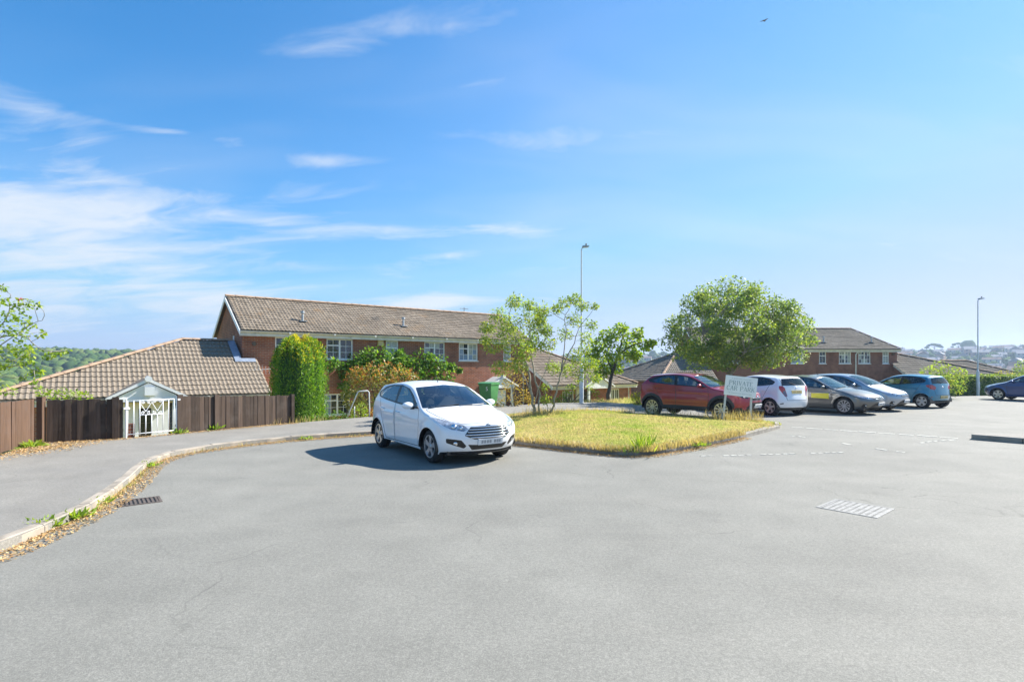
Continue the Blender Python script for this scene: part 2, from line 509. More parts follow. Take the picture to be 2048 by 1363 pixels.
leaf_mat('litter', (0.36, 0.20, 0.09), (0.50, 0.33, 0.16), (0.60, 0.47, 0.26), 0.15, 0.0)
leaf_mat('straw', (0.50, 0.38, 0.19), (0.60, 0.47, 0.27), (0.42, 0.36, 0.13), 0.4)


def grass_mat(name):
    m, nt, out = new_mat(name)
    g = nd(nt, 'ShaderNodeNewGeometry')
    co = nd(nt, 'ShaderNodeTexCoord').outputs['Object']
    big = M(nt, 'ADD', M(nt, 'MULTIPLY', noise(nt, 0.5, 4.0, 0.6, co), 0.6), M(nt, 'MULTIPLY', noise(nt, 2.3, 4.0, 0.65, co), 0.4))
    zone = ramp(nt, big, [(0.36, (0.30, 0.42, 0.07)), (0.44, (0.44, 0.48, 0.12)), (0.50, (0.60, 0.53, 0.20)), (0.58, (0.58, 0.44, 0.24)), (0.66, (0.40, 0.45, 0.11))])
    c = mix(nt, 1.0, zone, ramp(nt, g.outputs['Random Per Island'], [(0.0, (0.6, 0.7, 0.5)), (0.5, (1.0, 1.0, 1.0)), (1.0, (1.3, 1.2, 1.2))]), 'MULTIPLY')
    d = nd(nt, 'ShaderNodeBsdfDiffuse', {'Color': c})
    t = nd(nt, 'ShaderNodeBsdfTranslucent', {'Color': c})
    mx = nd(nt, 'ShaderNodeMixShader', {0: 0.5, 1: d.outputs[0], 2: t.outputs[0]})
    nt.links.new(mx.outputs[0], out.inputs[0])
    return m


def turf_mat(name):
    m, nt, out = new_mat(name)
    co = nd(nt, 'ShaderNodeTexCoord').outputs['Object']
    big = noise(nt, 0.55, 4.0, 0.6, co)
    zone = ramp(nt, big, [(0.36, (0.26, 0.29, 0.05)), (0.5, (0.38, 0.35, 0.09)), (0.64, (0.46, 0.37, 0.14))])
    c = mix(nt, 1.0, zone, ramp(nt, noise(nt, 22, 4, 0.7, co), [(0.3, 0.6), (0.7, 1.2)]), 'MULTIPLY')
    p = nd(nt, 'ShaderNodeBsdfPrincipled', {'Base Color': c, 'Roughness': 0.95, 'Specular IOR Level': 0.1, 'Normal': bumpn(nt, noise(nt, 40, 4, 0.7, co), 0.8, 0.03)})
    nt.links.new(p.outputs[0], out.inputs[0])
    return m


grass_mat('grass')
turf_mat('turf')
MT = MATS
# ------------------------------------------------------------------ the lie of the land
HO = Vector((-11.41, 23.2, 0))                       # front left corner of the long brick house
HA = math.atan2(0.611, 0.792)
ca, sa = math.cos(HA), math.sin(HA)


def house_tk(x, y):
    """along the long house's front, and out in front of it"""
    qx, qy = x - HO.x, y - HO.y
    return qx * ca + qy * sa, qx * sa - qy * ca


def sstep(a, b, x):
    t = np.clip((x - a) / (b - a), 0, 1)
    return t * t * (3 - 2 * t)


def vnoise(x, y, seed=0):
    """cheap smooth noise for terrain"""
    s = 0
    for i, (fx, fy, p) in enumerate(((1, .3, .1), (-.4, 1.1, 2.2), (.8, -.9, 4.0), (1.7, 1.2, 5.1), (-1.9, .8, .7))):
        s = s + np.sin(fx * x + fy * y + p + seed * 1.7 + i) / (1 + .35 * i)
    return s / 3.2


def land(x, y):
    x = np.asarray(x, float); y = np.asarray(y, float)
    t, k = house_tk(x, y)
    crest = np.interp(t, [-12, -2, 0, 4, 9, 30], [8.6, 8.3, 7.9, 6.9, 5.2, 5.0])
    d1 = sstep(0.2, 2.2, crest - k)
    yb = np.interp(x, [9, 20, 36, 80, 200], [32, 34, 38.5, 47, 70])
    d2 = sstep(0.2, 3.0, y - yb)
    w = sstep(7, 11, x)
    z = -0.035 - 1.25 * (d1 * (1 - w) + d2 * w)
    r = np.hypot(x, y)
    a = np.arctan2(x, y)
    valley = sstep(55, 200, r) * -15.0
    top = np.interp(a, [-1.6, -.95, -.65, -.2, .1, .3, .5, .66, .72, .9, 1.6], [20, 17, 15, 13, 13, 14, 15.5, 17, 19, 20, 20])
    front = np.cos(a) > -0.2
    rise = sstep(230, 760, r) * (top + 16.0) * np.where(front, 1.0, 0.6)
    rough = sstep(120, 400, r) * 2.2 * vnoise(x * .016, y * .016)
    fall = -sstep(800, 2500, r) * 25
    return z + valley + rise + rough + fall


def hill_mat():
    m, nt, out = new_mat('hill')
    co = nd(nt, 'ShaderNodeTexCoord').outputs['Object']
    c = ramp(nt, noise(nt, 0.012, 5.0, 0.6, co), [(0.35, (0.055, 0.10, 0.03)), (0.5, (0.12, 0.17, 0.05)), (0.62, (0.26, 0.25, 0.10)), (0.7, (0.09, 0.14, 0.04))])
    c = mix(nt, 1.0, c, ramp(nt, noise(nt, 0.2, 5.0, 0.7, co), [(0.3, 0.65), (0.7, 1.2)]), 'MULTIPLY')
    p = nd(nt, 'ShaderNodeBsdfPrincipled', {'Base Color': c, 'Roughness': 1.0, 'Specular IOR Level': 0.0})
    nt.links.new(p.outputs[0], out.inputs[0])


hill_mat()
na, rad = 360, np.concatenate([[0.0], np.geomspace(3, 3000, 180)])
ang = np.linspace(0, 2 * np.pi, na, endpoint=False)
RX, AX = np.meshgrid(rad[1:], ang, indexing='ij')
gx, gy = RX * np.sin(AX), RX * np.cos(AX)
gz = land(gx, gy)
V = np.stack([gx, gy, gz], -1).reshape(-1, 3)
i0 = (np.arange(len(rad) - 2)[:, None] * na + np.arange(na)[None, :])
i1 = (np.arange(len(rad) - 2)[:, None] * na + (np.arange(na)[None, :] + 1) % na)
F = np.stack([i0, i1, i1 + na, i0 + na], -1).reshape(-1, 4)[:, ::-1]
me = npmesh('terrain', V, F)
smooth(me)
ter = link('terrain', me, [MT['turf'], MT['hill']])
me.polygons.foreach_set('material_index', (np.hypot(V[F[:, 0], 0], V[F[:, 0], 1]) > 58).astype(np.int32))
tag(ter, kind='structure')


def flat_poly(name, pts, z, mat, kind='structure', thick=0.0, parent=None):
    n = len(pts)
    vs = [(x, y, z) for x, y in pts]
    fs = [tuple(range(n))]
    if thick:
        vs += [(x, y, z - thick) for x, y in pts]
        fs += [(i, n + i, n + (i + 1) % n, (i + 1) % n) for i in range(n)]
    me = bpy.data.meshes.new(name)
    me.from_pydata(vs, [], fs)
    bm = bmesh.new(); bm.from_mesh(me)
    bmesh.ops.triangulate(bm, faces=[f for f in bm.faces if len(f.verts) > 4])
    bmesh.ops.recalc_face_normals(bm, faces=bm.faces)
    bm.faces.ensure_lookup_table()
    if sum(f.normal.z * f.calc_area() for f in bm.faces) < 0:
        bmesh.ops.reverse_faces(bm, faces=bm.faces)
    bm.to_mesh(me); bm.free()
    o = link(name, me, mat, parent)
    if kind: o['kind'] = kind
    return o


ROAD = [(-70, -60), (120, -60), (120, 53), (80, 45.5), (36, 36.6), (20, 32), (12.5, 27.2), (8.6, 25.2), (4.5, 26.6), (2.2, 26.0), (-1.2, 23.4), (-4.0, 19.8),
        (-6.1, 17.0), (-8.2, 13.9), (-9.0, 13.0), (-10.2, 12.4), (-9.6, 10.4), (-10.5, -20), (-70, -30)]
flat_poly('road', ROAD, 0.0, MT['asphalt'])

KERB_L = [(-5.6, 1.0), (-5.15, 3.2), (-4.88, 5.0), (-4.98, 5.93), (-5.16, 6.75), (-5.72, 8.16), (-6.4, 9.6), (-6.72, 10.55), (-6.66, 11.45), (-6.18, 12.35), (-5.57, 13.1),
          (-4.73, 13.8), (-3.73, 14.4), (-2.6, 14.95), (-1.5, 15.05), (-0.7, 14.6), (-0.25, 13.7), (0.07, 12.67)]
ISLE_F = [(0.07, 12.67), (0.7, 12.1), (1.4, 11.55), (2.1, 11.05), (2.45, 10.98), (2.85, 11.08), (3.6, 11.7), (4.5, 12.5), (5.85, 13.85), (6.9, 15.0), (7.55, 15.75), (8.0, 16.3), (8.2, 16.9)]
ISLE_B = [(8.0, 17.4), (7.2, 17.75), (6.2, 18.6), (5.0, 19.9), (4.3, 20.9), (3.6, 21.9), (2.0, 21.6), (0.8, 20.7), (-0.35, 19.6), (-0.6, 17.5), (-0.45, 15.4), (-0.25, 13.7)]
PAVE = [(-5.6, -12)] + KERB_L[:-1] + [(-0.45, 15.4), (-0.6, 17.5), (-0.35, 19.6), (0.8, 20.7), (2.0, 21.6), (3.6, 21.9), (4.3, 20.9), (4.9, 22.0), (5.6, 25.4), (4.5, 26.7), (2.2, 26.1), (-1.2, 23.5), (-4.0, 19.9),
        (-6.5, 16.75), (-8.6, 13.9), (-9.2, 12.98), (-10.45, 12.2), (-9.72, 10.4), (-11.5, -12)]
PAVE_Z = 0.10
pav = flat_poly('pavement', PAVE, PAVE_Z, MT['paving'], thick=0.13)


def resample(pts, step):
    P = [Vector((p[0], p[1], 0)) for p in pts]
    # Catmull-Rom through the points, then even steps
    dense = []
    for i in range(len(P) - 1):
        p0, p1, p2, p3 = P[max(i - 1, 0)], P[i], P[i + 1], P[min(i + 2, len(P) - 1)]
        for j in range(12):
            t = j / 12
            dense.append(0.5 * ((2 * p1) + (p2 - p0) * t + (2 * p0 - 5 * p1 + 4 * p2 - p3) * t * t + (3 * p1 - p0 - 3 * p2 + p3) * t ** 3))
    dense.append(P[-1])
    L = [0.0]
    for a, b in zip(dense, dense[1:]):
        L.append(L[-1] + (b - a).length)
    n = max(2, round(L[-1] / step) + 1)
    out, j = [], 0
    for i in range(n):
        s = L[-1] * i / (n - 1)
        while j < len(L) - 2 and L[j + 1] < s:
            j += 1
        u = (s - L[j]) / max(1e-9, L[j + 1] - L[j])
        out.append(dense[j].lerp(dense[j + 1], u))
    return out


def kerb(name, pts, z_top, mat, step=0.915, side=-1, width=0.125, rough=0.006, seed=1):
    """separate stones laid end to end; side -1 = the stone lies on the left of the line"""
    rr = random.Random(seed)
    root = empty(name)
    root['kind'] = 'structure'
    P = resample(pts, step)
    for a, b in zip(P, P[1:]):
        d = (b - a); L = d.length; d.normalize()
        n = Vector((-d.y, d.x, 0)) * -side
        g = 0.007
        mb = MB()
        dz = rr.uniform(-rough, rough); ch = 0.02
        prof = [(0.0, -0.05), (0.0, z_top - ch), (ch, z_top), (width, z_top), (width, -0.05)]
        vs = []
        for s in (g, L - g):
            for (u, z) in prof:
                p = a + d * s + n * u
                vs.append((p.x, p.y, z + (dz + rr.uniform(-rough, rough) * .5 if z > 0 else 0)))
        m = len(prof)
        mb.add(vs, [tuple(range(m)), tuple(range(m, 2 * m))[::-1]] + [(i, m + i, m + i + 1, i + 1) for i in range(m - 1)])
        mb.build('kerb_stone', mat, root)
    return root


def rev(p): return p[::-1]


kerb('kerb', [(-5.6, -6)] + KERB_L, PAVE_Z + 0.012, MT['kerb_stone'], side=-1, seed=3)
kerb('island_kerb', ISLE_F, 0.112, MT['kerb_shaded'], side=-1, rough=0.014, seed=5)
kerb('far_kerb', [(11.35, 13.6), (11.9, 12.85), (12.9, 12.0), (15, 10.6)], 0.12, MT['kerb_stone'], side=-1, rough=0.012, seed=6)
flat_poly('far_pavement', [(11.42, 13.65), (12.0, 12.95), (13.0, 12.12), (15.1, 10.7), (19, 9), (17.5, 11.5), (13.5, 13.6), (11.8, 14.0)], 0.118, MT['paving'], thick=0.14)


def in_poly(P, x, y):
    P = np.asarray(P, float)
    inside = np.zeros(np.shape(x), bool)
    j = len(P) - 1
    for i in range(len(P)):
        xi, yi, xj, yj = P[i][0], P[i][1], P[j][0], P[j][1]
        c = ((yi > y) != (yj > y)) & (x < (xj - xi) * (y - yi) / (yj - yi + 1e-12) + xi)
        inside ^= c
        j = i
    return inside


def edge_dist(P, x, y):
    d = np.full(np.shape(x), 1e9)
    for (ax, ay), (bx, by) in zip(P, P[1:] + P[:1]):
        vx, vy = bx - ax, by - ay
        t = np.clip(((x - ax) * vx + (y - ay) * vy) / (vx * vx + vy * vy + 1e-12), 0, 1)
        d = np.minimum(d, np.hypot(x - ax - t * vx, y - ay - t * vy))
    return d


# grass island: humped turf bed, then blades
ISLE = [(p.x, p.y) for p in resample(ISLE_F, 0.5)] + ISLE_B[:-1]


def isle_z(x, y):
    d = edge_dist(ISLE, np.asarray(x, float), np.asarray(y, float))
    return 0.085 + 0.13 * sstep(0.1, 2.2, d) + 0.02 * vnoise(np.asarray(x) * 2.1, np.asarray(y) * 2.3)


bx = nprng.uniform(-1, 8.6, 2600); by = nprng.uniform(10.8, 22.4, 2600)
ok = in_poly(ISLE, bx, by) & (edge_dist(ISLE, bx, by) > 0.12)
pts2 = [Vector((a, b)) for a, b in ISLE] + [Vector((a, b)) for a, b in zip(bx[ok], by[ok])]
nb = len(ISLE)
r_ = delaunay_2d_cdt(pts2, [(i, (i + 1) % nb) for i in range(nb)], [], 0, 1e-5)
cv = np.array([(v.x, v.y) for v in r_[0]])
tri = [f for f in r_[2] if in_poly(ISLE, *np.mean([cv[i] for i in f], axis=0))]
bed = npmesh('grass_bed', np.column_stack([cv, isle_z(cv[:, 0], cv[:, 1])]), np.array(tri))
smooth(bed)
tag(link('grass_bed', bed, MT['turf']), kind='structure')


def blades(name, x, y, z, h, w, mat, lean=0.35, label=None, cat='grass'):
    """one upright tapering triangle pair for each blade"""
    n = len(x)
    a = nprng.uniform(0, 2 * np.pi, n)
    lx, ly = np.cos(a + 1.2) * lean * h * nprng.uniform(.2, 1, n), np.sin(a + 1.2) * lean * h * nprng.uniform(.2, 1, n)
    wx, wy = np.cos(a) * w * .5, np.sin(a) * w * .5
    b0 = np.stack([x - wx, y - wy, z], -1); b1 = np.stack([x + wx, y + wy, z], -1)
    m0 = np.stack([x - wx * .8 + lx * .35, y - wy * .8 + ly * .35, z + h * .6], -1)
    m1 = np.stack([x + wx * .8 + lx * .35, y + wy * .8 + ly * .35, z + h * .6], -1)
    t = np.stack([x + lx, y + ly, z + h], -1)
    Vv = np.stack([b0, b1, m1, m0, t], 1).reshape(-1, 3)
    k = np.arange(n)[:, None] * 5
    Ff = np.concatenate([k + [0, 1, 2], k + [0, 2, 3], k + [3, 2, 4]], 1).reshape(-1, 3)
    o = link(name, npmesh(name, Vv, Ff), mat)
    return tag(o, label, cat, kind='stuff')


N = 80000
bx = nprng.uniform(-1, 8.6, N); by = nprng.uniform(10.8, 22.4, N)
ed = edge_dist(ISLE, bx, by)
ok = in_poly(ISLE, bx, by)
bx, by, ed = bx[ok], by[ok], ed[ok]
hh = nprng.uniform(.018, .05, len(bx)) * (1 + 0.7 * np.clip(vnoise(bx * 1.3, by * 1.3, 3), 0, 1)) * np.where(ed < .35, 1.45, 1.0)
tb = np.hypot(bx - 0.9, by - 18.6)
hh = hh * (1 + 2.0 * np.exp(-(tb / 0.75) ** 2))
blades('island_grass', bx, by, isle_z(bx, by) - .01, hh, nprng.uniform(.008, .018, len(bx)), MT['grass'], .8,
       label='short sun dried grass covering the kerbed island beside the parked cars', cat='grass')


def path_band(P, n, lo, hi, power=1.0):
    """points scattered beside a line (offset lo..hi to the right of travel)"""
    Q = resample(P, 0.2)
    idx = nprng.integers(0, len(Q) - 1, n)
    u = nprng.uniform(0, 1, n)
    A = np.array([(q.x, q.y) for q in Q])
    a, b = A[idx], A[idx + 1]
    d = b - a
    d /= np.linalg.norm(d, axis=1)[:, None]
    nrm = np.stack([d[:, 1], -d[:, 0]], -1)
    off = lo + (hi - lo) * nprng.uniform(0, 1, n) ** power
    return a + (b - a) * u[:, None] + nrm * off[:, None]


# tall straw grass about the sign and along the island's back edge
pa = path_band([(4.4, 20.6), (5.2, 19.6), (6.3, 18.4), (7.2, 17.65)], 420, -.05, .5)
pb = path_band([(6.5, 18.2), (7.2, 17.7), (7.9, 17.2)], 480, -.05, .6)
pc = path_band([(1.6, 21.2), (3.6, 21.7), (4.6, 20.9)], 500, -.0, .5)
pd = np.stack([nprng.normal(.9, .4, 420), nprng.normal(18.7, .35, 420)], -1)
T = np.concatenate([pa, pb, pc, pd])
th = np.concatenate([nprng.uniform(.08, .36, 420), nprng.uniform(.10, .42, 480), nprng.uniform(.08, .22, 500), nprng.uniform(.12, .4, 420)])
blades('tall_dry_grass', T[:, 0], T[:, 1], isle_z(T[:, 0], T[:, 1]) - .02, th, nprng.uniform(.006, .013, len(th)), MT['straw'], .6,
       'tall straw coloured grass growing wild round the sign posts', 'grass')
pe = path_band(ISLE_F[:9], 4200, -.26, .05)
blades('kerb_edge_grass', pe[:, 0], pe[:, 1], np.full(len(pe), .09), nprng.uniform(.05, .16, len(pe)), nprng.uniform(.008, .016, len(pe)), MT['straw'], .9,
       'straw grass spilling over the dark island kerb', 'grass')


def flakes(name, x, y, z, size, mat, label, cat, tilt=0.5):
    n = len(x)
    a = nprng.uniform(0, 2 * np.pi, n)
    ux, uy = np.cos(a), np.sin(a)
    s = size * nprng.uniform(.5, 1.2, n)
    zt = nprng.uniform(0, tilt, n) * s
    c = np.stack([x, y, z], -1)
    d = np.stack([ux * s, uy * s, zt], -1)
    e = np.stack([-uy * s * .5, ux * s * .5, zt * .4], -1)
    Vv = np.stack([c - d * .5, c + e, c + d, c - e], 1).reshape(-1, 3)
    Ff = np.arange(n * 4).reshape(-1, 4)
    return tag(link(name, npmesh(name, Vv, Ff), mat), label, cat, kind='stuff')


gl = path_band(KERB_L[1:14], 10000, 0.0, .28, 2.0)
flakes('leaf_litter', gl[:, 0], gl[:, 1], nprng.uniform(.003, .03, len(gl)), .022, MT['litter'], 'dry brown leaf litter lying in the gutter along the pavement kerb', 'leaf litter')
gi = path_band(ISLE_F[:9], 3500, 0.0, .22, 1.8)
flakes('island_litter', gi[:, 0], gi[:, 1], nprng.uniform(.003, .03, len(gi)), .022, MT['litter'], 'dry brown leaf litter lying under the dark island kerb', 'leaf litter')
gf = np.stack([nprng.normal(-9.75, .36, 3600), nprng.normal(11.35, .7, 3600)], -1)
ok = in_poly([(-10.45, 12.2), (-9.72, 10.3), (-9.95, 8.5), (-8.6, 9.0), (-8.9, 12.6), (-9.2, 12.9)], gf[:, 0], gf[:, 1])
gf = gf[ok]
flakes('fence_litter', gf[:, 0], gf[:, 1], PAVE_Z + nprng.uniform(.003, .03, len(gf)), .026, MT['litter'], 'orange drift of dead leaves in the corner of the two fences', 'leaf litter')
g2 = path_band([(-10.2, 12.25), (-9.2, 12.9), (-8.6, 13.8), (-6.6, 16.6)], 2400, 0.02, .28, 1.8)
flakes('fence_foot_litter', g2[:, 0], g2[:, 1], PAVE_Z + nprng.uniform(.003, .025, len(g2)), .022, MT['litter'], 'dead leaves along the foot of the dark board fence', 'leaf litter')

# flush setts across the road mouth
def sett_line(name, pts, step, w, mat, seed, keep=0.9, length=0.75):
    rr = random.Random(seed)
    root = empty(name); root['kind'] = 'structure'
    P = resample(pts, step)
    for a, b in zip(P, P[1:]):
        if rr.random() > keep:
            continue
        d = (b - a); L = d.length * length * rr.uniform(.75, 1.05); d.normalize()
        n = Vector((-d.y, d.x, 0)); c = (a + b) / 2
        T = Matrix.Translation((c.x, c.y, 0)) @ Matrix.Rotation(math.atan2(d.y, d.x) + rr.uniform(-.08, .08), 4, 'Z')
        mb = MB(); ww = w * rr.uniform(.7, 1.1)
        mb.box(-L / 2, L / 2, -ww / 2, ww / 2, -.03, .006 + rr.uniform(0, .004), T=T)
        mb.build('sett', mat, root)


sett_line('sett_row', [(3.75, 11.0), (5.2, 11.2), (6.95, 11.5)], .16, .055, MT['road_paint'], 3)
sett_line('flush_edging', [(8.3, 16.45), (9.3, 15.5), (10.4, 14.5), (11.2, 13.75)], .42, .10, MT['road_paint'], 4, .95, .93)
sett_line('worn_dashes', [(9.55, 12.9), (10.2, 13.25), (10.9, 13.5)], .3, .06, MT['road_paint'], 9, .8, .7)
sett_line('paint_scraps', [(7.2, 14.2), (7.35, 14.25), (8.1, 11.55), (8.35, 11.6), (8.6, 11.55)], .45, .07, MT['road_paint'], 12, .5, .6)

# inspection cover whose slots are thin inlays painted dark like shaded holes
def manhole(cx, cy, rot):
    root = empty('inspection_cover', (cx, cy, 0.0), rot, 'pale worn steel inspection cover with rows of dark slots set in the road', 'manhole cover')
    W, D = 0.60, 0.62
    mb = MB()
    for (x0, x1, y0, y1) in ((-W/2-.03, W/2+.03, -D/2-.03, -D/2), (-W/2-.03, W/2+.03, D/2, D/2+.03), (-W/2-.03, -W/2, -D/2, D/2), (W/2, W/2+.03, -D/2, D/2)):
        mb.box(x0, x1, y0, y1, -.03, .006)
    mb.build('cover_frame', MT['cover_steel'], root)
    for s in (-1, 1):
        mb = MB()
        mb.box(-W/2 + .003 if s < 0 else .004, -.004 if s < 0 else W/2 - .003, -D/2 + .003, D/2 - .003, -.02, .004)
        mb.build('cover_plate', MT['cover_steel'], root)
    nx, ny = 9, 9
    mb = MB(); px, py = W / nx, D / ny
    mb.box(-px * .24, px * .24, -py * .20, py * .20, .003, .0052)
    inlay = mb.mesh('slot_shade', fix=True); inlay.materials.append(MT['slot_shade_tint'])
    for i in range(nx):
        for j in range(ny):
            o = bpy.data.objects.new('slot_shade', inlay); COL.objects.link(o); o.parent = root
            o.location = (-W/2 + px * (i + (.68 if j % 2 else .34)), -D/2 + py * (j + .5), rng.uniform(-.001, .001))
            o.rotation_euler = (0, 0, R(rng.uniform(-3, 3)))


manhole(4.33, 6.94, R(40))

# gully grating by the kerb
gr = empty('gully_grating', (-4.93, 7.28, 0), R(38), 'rusty iron gully grating with slots beside the kerb', 'drain')
mb = MB()
for (x0, x1, y0, y1) in ((-.24, .24, -.2, -.17), (-.24, .24, .17, .2), (-.24, -.21, -.17, .17), (.21, .24, -.17, .17)):
    mb.box(x0, x1, y0, y1, -.03, .008)
mb.build('grating_frame', MT['iron'], gr)
MB().box(-.21, .21, -.17, .17, -.03, .0015).build('pit_dark_plate', MT['unlit_black'], gr)  # black plate painted as the shade between the bars
for i in range(9):
    x = -.19 + i * .0475
    MB().box(x - .013, x + .013, -.168, .168, -.02, .007).build('grating_bar', MT['iron'], gr)
# ------------------------------------------------------------------ houses
def tile_shape(w, gauge, rolls=2, amp=0.028, thick=0.018, lap=0.06, n=4):
    """one interlocking roof tile: x across, y up the slope, z out of the roof"""
    xs = np.linspace(0, w, rolls * n + 1)
    zs = amp * (0.5 - 0.5 * np.cos(2 * np.pi * xs * rolls / w)) ** 1.4
    L = gauge + lap
    rise = 0.030
    v = []
    for x, z in zip(xs, zs): v.append((x, 0.0, z + rise))
    for x, z in zip(xs, zs): v.append((x, L, z * .85))
    for x, z in zip(xs, zs): v.append((x, 0.0, z + rise - thick - .012))
    m = len(xs)
    f = [(i, i + 1, m + i + 1, m + i) for i in range(m - 1)] + [(2 * m + i, 2 * m + i + 1, i + 1, i) for i in range(m - 1)]
    return np.array(v), np.array(f)


def slope_cells(poly, w, gauge):
    """tile positions (u, v) that fall on a slope given as a polygon in (u along eave, v up slope)"""
    us = [p[0] for p in poly]; vs = [p[1] for p in poly]
    out = []
    v = min(vs)
    row = 0
    while v < max(vs) - gauge * .3:
        u = math.floor(min(us) / w) * w
        while u < max(us):
            if in_poly(poly, np.array([u + w * .5]), np.array([v + gauge * .5]))[0]:
                out.append((u, v))
            u += w
        v += gauge
        row += 1
    return out


def basis(origin, u_dir, v_dir):
    u = Vector(u_dir).normalized(); v = Vector(v_dir).normalized(); n = u.cross(v).normalized()
    m = Matrix((u, v, n)).transposed().to_4x4()
    m.translation = Vector(origin)
    return m


def tile_field(roof, Mx, poly, w, gauge, mat, single=False, jitter=.004, seed=1):
    rr = random.Random(seed)
    tv, tf = tile_shape(w, gauge)
    cells = slope_cells(poly, w, gauge)
    if single:
        me = npmesh('roof_tile', tv, tf); smooth(me, True, 40)
        me.materials.append(mat)
        for (u, v) in cells:
            o = bpy.data.objects.new('roof_tile', me); COL.objects.link(o); o.parent = roof
            o.matrix_local = Mx @ Matrix.Translation((u + rr.uniform(-jitter, jitter), v, 0.012)) @ Matrix.Rotation(rr.uniform(-.014, .014), 4, 'X') @ Matrix.Rotation(rr.gauss(0, .010), 4, 'Z')
        return
    C = np.array([(u + rr.uniform(-jitter, jitter), v + rr.gauss(0, .006), 0.012 + rr.uniform(0, .010)) for u, v in cells])
    V = (tv[None] + C[:, None]).reshape(-1, 3)
    F = (tf[None] + (np.arange(len(C)) * len(tv))[:, None, None]).reshape(-1, 4)
    A = np.array(Mx)
    V = V @ A[:3, :3].T + A[:3, 3]
    me = npmesh('tile_courses', V, F); smooth(me, True, 40)
    tag(link('tile_courses', me, mat, roof), kind='stuff')


def ridge_tiles(roof, a, b, mat, r=.13, step=.43, n=7):
    a, b = Vector(a), Vector(b)
    d = (b - a); k = max(1, round(d.length / step)); L = d.length / k; d.normalize()
    side = Vector((d.y, -d.x, 0)).normalized(); up = side.cross(d).normalized()
    if up.z < 0: up = -up
    mb = MB()
    for s, rad in ((0, r), (L * .985, r * .94)):
        for i in range(n):
            t = math.pi * i / (n - 1)
            mb.v.append((-math.cos(t) * rad, s, math.sin(t) * rad * .62 + .0))
    for i in range(n - 1):
        mb.f.append((i, n + i, n + i + 1, i + 1)); mb.m.append(0)
    mb.f.append(tuple(range(n))); mb.m.append(0)
    me = mb.mesh('ridge_tile', True, 45, False); me.materials.append(mat)
    m3 = Matrix((side, d, up)).transposed().to_4x4()
    for i in range(k):
        o = bpy.data.objects.new('ridge_tile', me); COL.objects.link(o); o.parent = roof
        mm = m3.copy(); mm.translation = a + d * (L * i) + up * (.012 + rng.uniform(0, .008))
        o.matrix_local = mm


def wall_face(mb, x0, x1, z0, z1, y, holes, depth=0.12):
    xs = sorted({x0, x1, *[h[0] for h in holes], *[h[1] for h in holes]})
    zs = sorted({z0, z1, *[h[2] for h in holes], *[h[3] for h in holes]})
    for a, b in zip(xs, xs[1:]):
        for c, d in zip(zs, zs[1:]):
            if any(h[0] <= a + 1e-6 and h[1] >= b - 1e-6 and h[2] <= c + 1e-6 and h[3] >= d - 1e-6 for h in holes):
                continue
            mb.quad((a, y, c), (b, y, c), (b, y, d), (a, y, d))
    for (a, b, c, d) in holes:
        Y = y + depth
        mb.quad((a, y, c), (a, Y, c), (a, Y, d), (a, y, d)); mb.quad((b, Y, c), (b, y, c), (b, y, d), (b, Y, d))
        mb.quad((a, y, d), (a, Y, d), (b, Y, d), (b, y, d)); mb.quad((a, Y, c), (a, y, c), (b, y, c), (b, Y, c))


